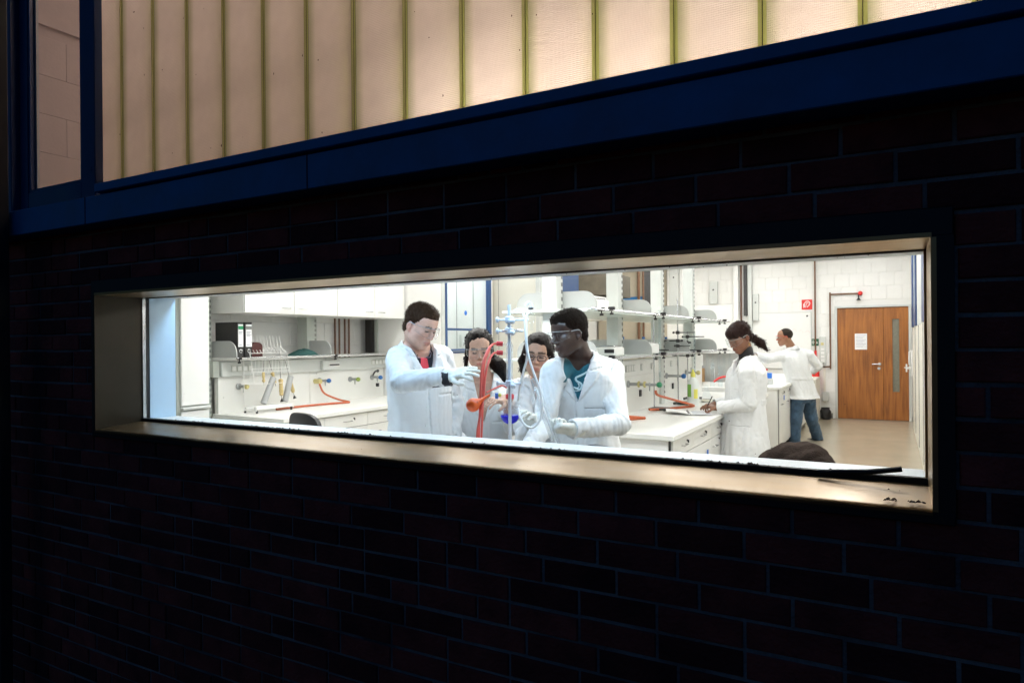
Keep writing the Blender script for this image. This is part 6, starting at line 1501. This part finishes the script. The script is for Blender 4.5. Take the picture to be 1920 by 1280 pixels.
def run_people():
    out = {}
    POSE['P6'].update(wR=(-1.05, 9.27, 1.04), hR=(-1.10, 9.35, 1.0))
    POSE['P1']['hL'] = tuple(np.array(POSE['P1']['wL']) + np.array((.01, -.02, -.10)))
    out['p1'] = person('man in white coat and red tie reaching out a gloved hand', 'P1', facing(34), facing(54), R(24), R(-5), LIGHT,
        dict(f=hair_p1, mat=HB, col=np.array((.045, .022, .012)), wave=(330, 330, .0040), strands=(4200, .011, (0, 0, .1))),
        dict(hands=dict(R=dict(n=(.05, .55, -.85), thumb=1, curl=(.16, .20, .16), glove=True, spread=.55, tin=.10), L=dict(n=(1, -.3, 0), thumb=1)), shirt='navy_knit', neckline=.030, seed=2, hem=.62, eyewear='goggles', v_bottom=1.315, v_width=.080, build=.92, cuffR=.16, hscale=.92, flush=(1.08, .74, .72), jaw=1.05, lip_a=.55))
    out['p2'] = person('woman with dark curly ponytail and clear goggles behind the red hoses', 'P2', facing(6), facing(4), R(12), R(3), OLIVE,
        dict(f=hair_p2, mat=HK, col=np.array((.02, .012, .01)), wave=(130, 110, .0030), front=.0, strands=(1500, .012, (0, 0, -.8))),
        dict(hands=dict(L=dict(n=(-.3, -.2, -1), thumb=-1, curl=(.25, .35, .3)), R=dict(n=(0, 0, -1), thumb=1)), fem=True, hscale=.93, seed=4, hem=.50, eyewear='goggles', v_bottom=1.06, v_width=.062, flush=(1.12, .66, .62), lips=1.1, cuffL=.55))
    out['p3'] = person('woman with dark-rimmed spectacles behind the white tubing', 'P3', facing(-8), facing(-10), R(6), R(-6), TAN,
        dict(f=hair_p3, mat=HK, col=np.array((.02, .012, .01)), wave=(90, 40, .0010), front=.0, strands=(1200, .014, (0, 0, -1.2))),
        dict(hands=dict(R=dict(n=(-.2, -.9, .2), thumb=1, curl=(.55, .6, .4), glove=True, tin=.6), L=dict(n=(0, 0, -1), thumb=-1)), fem=True, hscale=.95, seed=6, hem=.50, eyewear='glasses', shirt='grey_top', neckline=.115, v_bottom=1.05, v_width=.068, lips=1.15))
    out['p4'] = person('man in teal shirt and white coat holding a glass tube', 'P4', facing(-23), facing(-64), R(12), R(2), DARK,
        dict(f=hair_p4, mat=HA, col=np.array((.01, .008, .008)), wave=(380, 380, .0040), strands=(4200, .007, (0, 0, .1))),
        dict(hands=dict(L=dict(n=(.15, .85, .35), thumb=-1, curl=(1.25, 1.15, .6), glove=True, tin=.75, spread=.02), R=dict(n=(0, 0, -1), thumb=1, glove=True)), dark=True, seed=8, hem=.60, eyewear='goggles', shirt='teal_shirt', neckline=.030, v_bottom=1.215, v_width=.074, v_off=.014, hscale=.92, nose=1.25, lips=1.35, lipc=np.array((.085, .040, .036)), flush=(1.0, .95, .95), lip_a=.6, build=.93))
    out['p5'] = person('woman with dark ponytail in white coat writing at the island bench', 'P5', facing(-74), facing(-68), R(28), 0, BROWN,
        dict(f=hair_p5, mat=HD, col=np.array((.02, .012, .01)), wave=(120, 80, .004), strands=(1600, .016, (0, -.6, -.8))),
        dict(hands=dict(L=dict(n=(-.2, .2, -1), thumb=-1, curl=(.7, .8, .5), tin=.6), R=dict(n=(0, 0, -1), thumb=1)), fem=True, h=.0055, seed=10, hem=.42, eyewear='goggles', shirt='black_knit', neckline=-.02, v_bottom=1.22, v_width=.045, build=1.12, trousers='trouser_dark', lips=1.2))
    out['p6'] = person('man in jeans and white coat leaning over the far bench', 'P6', facing(-150), facing(-104), R(4), 0, MID,
        dict(f=hair_p6, mat=HG, col=np.array((.02, .015, .012)), wave=(200, 200, .001), strands=(500, .004, (0, 0, 0))),
        dict(hands=dict(L=dict(n=(0, 0, -1), thumb=-1), R=dict(n=(0, 0, -1), thumb=1)), h=.009, seed=12, hem=.66, eyewear='red_goggles', trousers='denim', v_bottom=1.2, build=1.12))
    return out
PP = run_people()

# tie and collar of the first man
q = PP['p1']; J = q['J']; org, f_, l_ = q['nb'], q['f'], q['l']
def sheet(o, org, f, l, outline_rows, name, m, parent, off=.004):
    """rows of (u0, u1, z): a strip of cloth lying on the chest"""
    b = MB(); k = 5; vs = []
    for u0, u1, z in outline_rows:
        vs += on_surface(o, org, f, l, [(u0 + (u1 - u0) * i / (k - 1), z) for i in range(k)], off)
    n = len(outline_rows); b.add(vs, [(j * k + i, j * k + i + 1, (j + 1) * k + i + 1, (j + 1) * k + i) for j in range(n - 1) for i in range(k - 1)])
    return b.build(name, M[m], parent)
w_, e_ = Vector(J['wR']), Vector(J['eR']); dd_ = (w_ - e_).normalized()
MB().lathe([(.036, -.10), (.038, .010), (.040, .018), (.033, .020), (.030, -.02)], w_ - dd_ * .012 - Vector((0, 0, .012)), dd_, 18).build('sleeve_end', M['navy_knit'], q['t'])
zt = q['nb'][2]
sheet(q['shirt'], org, f_, l_, [(-.024, .020, zt + .020), (-.022, .018, zt), (-.018, .014, zt - .02), (-.020, .016, zt - .045), (-.026, .022, zt - .09), (-.03, .026, zt - .16)], 'tie', 'pink_tie', q['t'], .010)
for s in (-1, 1): sheet(q['shirt'], org, f_, l_, [(s * .028, s * .056, zt + .028), (s * .020, s * .058, zt + .008), (s * .016, s * .052, zt - .016), (s * .020, s * .038, zt - .040)], 'shirt_collar', 'lilac_shirt', q['t'], .006)
# printed curl on the teal shirt
q = PP['p4']; zt = q['nb'][2]; b = MB()
for st in ([(-.045, -.150), (-.015, -.135), (.022, -.145), (.030, -.118), (.005, -.102), (.002, -.085), (.030, -.072), (.060, -.055)], [(-.042, -.155), (-.02, -.150), (.01, -.152), (.03, -.14)], [(-.002, -.165), (.0, -.19), (-.004, -.215)], [(.012, -.112), (.018, -.128), (.006, -.140)]):
    pts = on_surface(q['shirt'], q['nb'], q['f'], q['l'], [(u, zt + z) for u, z in st], .0015); b.tube(pts, .0055 if len(st) > 4 else .0035, 6, res=5)
b.build('shirt_print', mat('print_pale', (.55, .68, .70), .8), q['shirt'])
# coat buttons
for key in ('p1', 'p2', 'p3', 'p4'):
    q = PP[key]; zt = q['nb'][2]; b = MB()
    for k in range(4):
        c = on_surface(q['coat'], q['nb'], q['f'], q['l'], [(.008, zt - .30 - .10 * k)], .0005)[0]; b.cyl(c - Vector(q['f']) * .002, c + Vector(q['f']) * .0025, .0075, n=12)
    b.build('button', M['bottle_plastic'], q['coat'])
# pen in the writing hand
q = PP['p5']; w_ = Vector(q['J']['hL']); b = MB(); b.cyl(w_ + Vector((-.055, .01, -.035)), w_ + Vector((.0, .035, .085)), .0042, n=8)
b.build('pen', M['black_plastic'], label='dark pen in the hand of the woman writing', cat='pen')
MB().tube([q['hw']((.086, .0, -.05)), q['hw']((.094, .004, -.062)), q['hw']((.088, .004, -.078)), q['hw']((.080, -.002, -.062)), q['hw']((.086, .0, -.05))], .0016, 6).build('earring', mat('gold', (.65, .42, .12), .25, metal=1.0), q['t'])

# ================================================================== GLASS APPARATUS ON THE TABLE
RX, RY = -1.468, .662
ap = thing('retort_stand', 'bright steel retort stand rod in the middle of the group, with clamps', 'lab stand', (RX, RY, .90))
BX(RX - .09, RX + .09, RY - .06, RY + .13, .9005, .918, ch=.003).build('base', M['dark_grey_metal'], ap)
mat('bright_rod', (.66, .72, .80), .28, metal=.25)
MB().cyl((RX, RY, .915), (RX, RY, 1.69), .0075, n=14).build('rod', M['bright_rod'], ap)
U = Vector((.8740, .4859, 0)); Fv = Vector((-.4859, .8740, 0))          # sideways / inwards seen from the street
def A(u, v, z): return Vector((RX, RY, z)) + U * u + Fv * v
def boss(z, arm, ang=0):
    b = MB(); p = A(0, 0, z); b.box(p.x - .015, p.x + .015, p.y - .015, p.y + .015, z - .015, z + .015, ch=.004)
    b.cyl(A(-.048, 0, z), A(0, 0, z), .005, n=8); b.sphere(A(-.052, 0, z), .014, 10, sc=(.6, .6, 1)); b.cyl(A(0, -.03, z - .006), A(0, 0, z - .006), .008, n=10); b.sphere(A(.014, -.032, z - .008), .013, 10)
    if arm: b.cyl(A(0, 0, z), A(arm, .0, z), .006, n=8)
    return b.build('boss_head', M['bright_rod'], ap)
boss(1.624, .085); boss(1.575, .06); boss(1.344, .05)
b = MB()
for s in (-1, 1):
    b.tube([A(.055, 0, 1.575), A(.03, .03 * s + .02, 1.578), A(.0, .045 * s + .02, 1.575), A(-.03, .03 * s + .02, 1.575)], .0045, 6, res=4)
    b.tube([A(.045, 0, 1.342), A(.02, .03 * s + .03, 1.345), A(-.005, .035 * s + .03, 1.342)], .0045, 6, res=4)
b.build('claw', M['chrome'], ap)
CXv = .045                                                             # condenser just behind the rod
cn = thing('condenser', 'vertical glass condenser clamped to the bright rod', 'glassware', tuple(A(0, CXv, 1.26)))
MB().lathe([(.008, 0), (.008, .03), (.0155, .04), (.0155, .20), (.008, .215), (.008, .25), (.014, .26), (.014, .285)], A(0, CXv, 1.315), n=20).build('jacket', M['tube_glass'], cn)
MB().lathe([(.005, 0)] + [(.005 + .005 * abs(math.sin(k * .785)), .03 + k * .010) for k in range(18)] + [(.005, .25)], A(0, CXv, 1.32), n=14).build('inner_tube', M['lab_glass'], cn)
for z in (1.515, 1.475): MB().tube([A(-.018, CXv, z), A(-.05, CXv - .005, z + .003)], .006, 10, res=1).build('hose_barb', M['lab_glass'], cn)
mat('joint_red', (.72, .045, .06), .35)
for z in (1.518, 1.478): MB().cyl(A(-.030, CXv - .003, z), A(-.058, CXv - .006, z + .002), .0105, n=14).build('screw_cap', M['joint_red'], cn)
# flask with blue liquid
fk = thing('round_flask', 'round glass flask with deep blue liquid hanging on the bright rod', 'flask', tuple(A(0, CXv, 1.10)))
fz = 1.191; rr_ = .045
pr = [(rr_ * math.sin(a), -rr_ * math.cos(a)) for a in [k * math.pi / 16 for k in range(0, 14)]] + [(.012, .045), (.012, .105), (.015, .112)]
MB().lathe(pr, A(0, CXv, fz + .012), n=28).build('glass', M['lab_glass'], fk)
mat('blue_liquid', (.003, .006, .66), .12, spec=.25)
pl = [(.043 * math.sin(a), -.043 * math.cos(a)) for a in [k * math.pi / 16 for k in range(0, 8)]] + [(.0429, -.002), (0, -.002)]
MB().lathe(pl, A(0, CXv, fz + .012), n=28).build('liquid', M['blue_liquid'], fk)
b = MB(); b.lathe([(.017, 0), (.019, .004), (.019, .018), (.017, .022), (.017, 0)], A(0, CXv, 1.272), n=16); b.build('screw_cap', M['joint_red'], fk)
b = MB()
for s in (-1, 1): b.tube([A(s * .03, CXv, fz + .05), A(s * .045, CXv, fz + .075), A(s * .052, CXv, fz + .092)], .0095, 10, res=3)
b.build('side_neck', M['lab_glass'], fk)
MB().sphere(A(-.045, CXv - .01, fz + .10), .009, 10).build('stopper', M['label_yellow'], fk)
# red hoses from the condenser, hanging in front of the rod
mat('red_hose', (.78, .13, .10), .38, var=.06, vscale=20); mat('balloon', (.92, .13, .02), .3)
def hose(label, pts, r=.0050, m='red_hose', nm='red_hose'): return MB().tube(pts, r, 10, res=8).build(nm, M[m], label=label, cat='hose', group='red rubber hoses' if m == 'red_hose' else None)
hose('red rubber hose from the upper condenser cap, looping in front of the rod', [A(-.052, CXv - .005, 1.52), A(-.075, .02, 1.515), A(-.098, -.02, 1.485), A(-.118, -.05, 1.42), A(-.124, -.06, 1.34), A(-.128, -.065, 1.24), A(-.133, -.07, 1.15), A(-.132, -.072, 1.06), A(-.125, -.07, .98), A(-.12, -.05, .93)])
hose('red rubber hose from the lower condenser cap, beside the orange bulb', [A(-.052, CXv - .005, 1.48), A(-.072, .02, 1.475), A(-.092, -.015, 1.44), A(-.106, -.045, 1.37), A(-.112, -.06, 1.30), A(-.126, -.075, 1.22), A(-.140, -.08, 1.14), A(-.140, -.08, 1.06), A(-.130, -.075, .98), A(-.125, -.06, .93)])
hose('red rubber hose hanging behind the other two', [A(-.085, .01, 1.50), A(-.108, -.03, 1.44), A(-.114, -.045, 1.36), A(-.116, -.05, 1.27), A(-.120, -.055, 1.19), A(-.124, -.06, 1.10), A(-.126, -.06, 1.0), A(-.126, -.05, .93)], .0045)
bb = thing('rubber_bulb', 'orange rubber bulb funnel hanging beside the red hoses', 'rubber bulb', tuple(A(-.165, -.07, 1.26)))
ax = (A(-.10, -.06, 1.300) - A(-.178, -.075, 1.255)).normalized()
MB().lathe([(0, -.030)] + [(.030 * math.sin(a), -.030 * math.cos(a)) for a in [k * math.pi / 14 for k in range(1, 10)]] + [(.015, .030), (.009, .042), (.006, .06), (.005, .085)], A(-.158, -.075, 1.258), ax, 22).build('bulb', M['balloon'], bb)  # bulb
MB().tube([A(-.10, -.055, 1.31), A(-.065, -.03, 1.325), A(-.035, .0, 1.335), A(-.015, .02, 1.325)], .004, 8).build('hose_end', M['red_hose'], bb)
MB().cyl(A(-.058, CXv - .01, 1.275), A(-.058, CXv - .01, 1.300), .008, n=14).build('stopcock', mat('blue_cap', (.10, .25, .75), .35), bb)
# white tubing
mat('white_tube', (.90, .91, .91), .35)
def wtube(label, pts, r=.0052): return MB().tube([A(*p) for p in pts], r, 10, res=8).build('white_tubing', M['white_tube'], label=label, cat='tubing', group='white silicone tubing')
wtube('white silicone tube looping over the top clamp, crossing to the lower left', [(.012, .02, 1.655), (.035, .02, 1.668), (.062, .0, 1.655), (.070, -.01, 1.60), (.073, -.02, 1.52), (.078, -.02, 1.46), (.062, -.01, 1.40), (.045, .01, 1.33), (.036, .03, 1.265)])
wtube('white silicone tube looping at lower right round the gloved hand', [(.088, .02, 1.655), (.075, .0, 1.63), (.074, -.02, 1.55), (.082, -.03, 1.47), (.102, -.03, 1.40), (.130, -.035, 1.32), (.140, -.04, 1.25), (.130, -.04, 1.19), (.100, -.04, 1.155), (.065, -.03, 1.165), (.043, -.01, 1.20), (.036, .02, 1.235)])
gj = thing('glass_adapter', 'small glass adapter held by the top clamp', 'glassware', tuple(A(.095, .01, 1.6)))
MB().lathe([(.008, 0), (.008, .03), (.016, .045), (.018, .065), (.012, .08), (.007, .09), (.007, .105)], A(.098, .01, 1.575), n=16).build('body', M['lab_glass'], gj)
MB().tube([A(.098, .01, 1.665), A(.10, .01, 1.69), A(.085, .01, 1.70), A(.072, .01, 1.685)], .006, 8).build('bend', M['white_tube'], gj)
MB().sphere(A(.095, -.012, 1.672), .010, 8, sc=(1.4, 1, .7)).build('valve', M['black_plastic'], gj)
# the glass tube in the fist
q = PP['p4']; hL = Vector(q['J']['wL']).lerp(Vector(q['J']['hL']), .68)
d_ = (U * .34 - Vector((0, 0, 1)) * .94).normalized()
gt = thing('glass_tube', 'slanting clear glass tube held in the gloved fist', 'glassware', tuple(hL))
c0 = hL + Fv * .010 - U * .028
MB().lathe([(.009, -.24), (.011, -.235), (.011, -.19), (.020, -.18), (.020, .10), (.011, .112), (.011, .15)], c0, d_, 18).build('jacket', M['tube_glass'], gt)
MB().cyl(c0 - d_ * .20, c0 + d_ * .13, .0055, n=10).build('core', M['white_tube'], gt)

# jacket over a chair back, near the end of the window
ch3 = chair('lab chair under the brown fleece jacket', -.36, 1.98, R(160), .94, .34, .52)
mat('fleece', (.035, .024, .019), .95, var=.35, vscale=30, bump=.6, bscale=160, spec=.1)
g = SDF((-.80, 1.45, .38), (.10, 2.45, 1.10), .0065)
ca_, sa_ = math.cos(R(160)), math.sin(R(160))
def CT(x, y, z): return np.array([-.36 + x * ca_ - y * sa_, 1.98 + x * sa_ + y * ca_, z])
g.cap(CT(-.12, .20, .885), CT(.12, .20, .885), .070, .066, .0); g.cap(CT(-.07, .20, .925), CT(.04, .20, .925), .075, .07, .04)
g.cap(CT(-.15, .21, .83), CT(-.19, .19, .55), .07, .05, .05); g.cap(CT(.15, .21, .83), CT(.19, .20, .58), .07, .05, .05)
g.rbox(CT(0, .20, .68), (.17, .085, .20), np.array([[ca_, -sa_, 0], [sa_, ca_, 0], [0, 0, 1.0]]), .05, .05)
ripple(g, 31, 40, 22, 8, .010, .03); ripple(g, 33, 90, 60, 8, .003)
fj = g.mesh('fleece_jacket', M['fleece'], None); tag(fj, 'dark brown fleece jacket draped over a chair by the window', 'jacket')
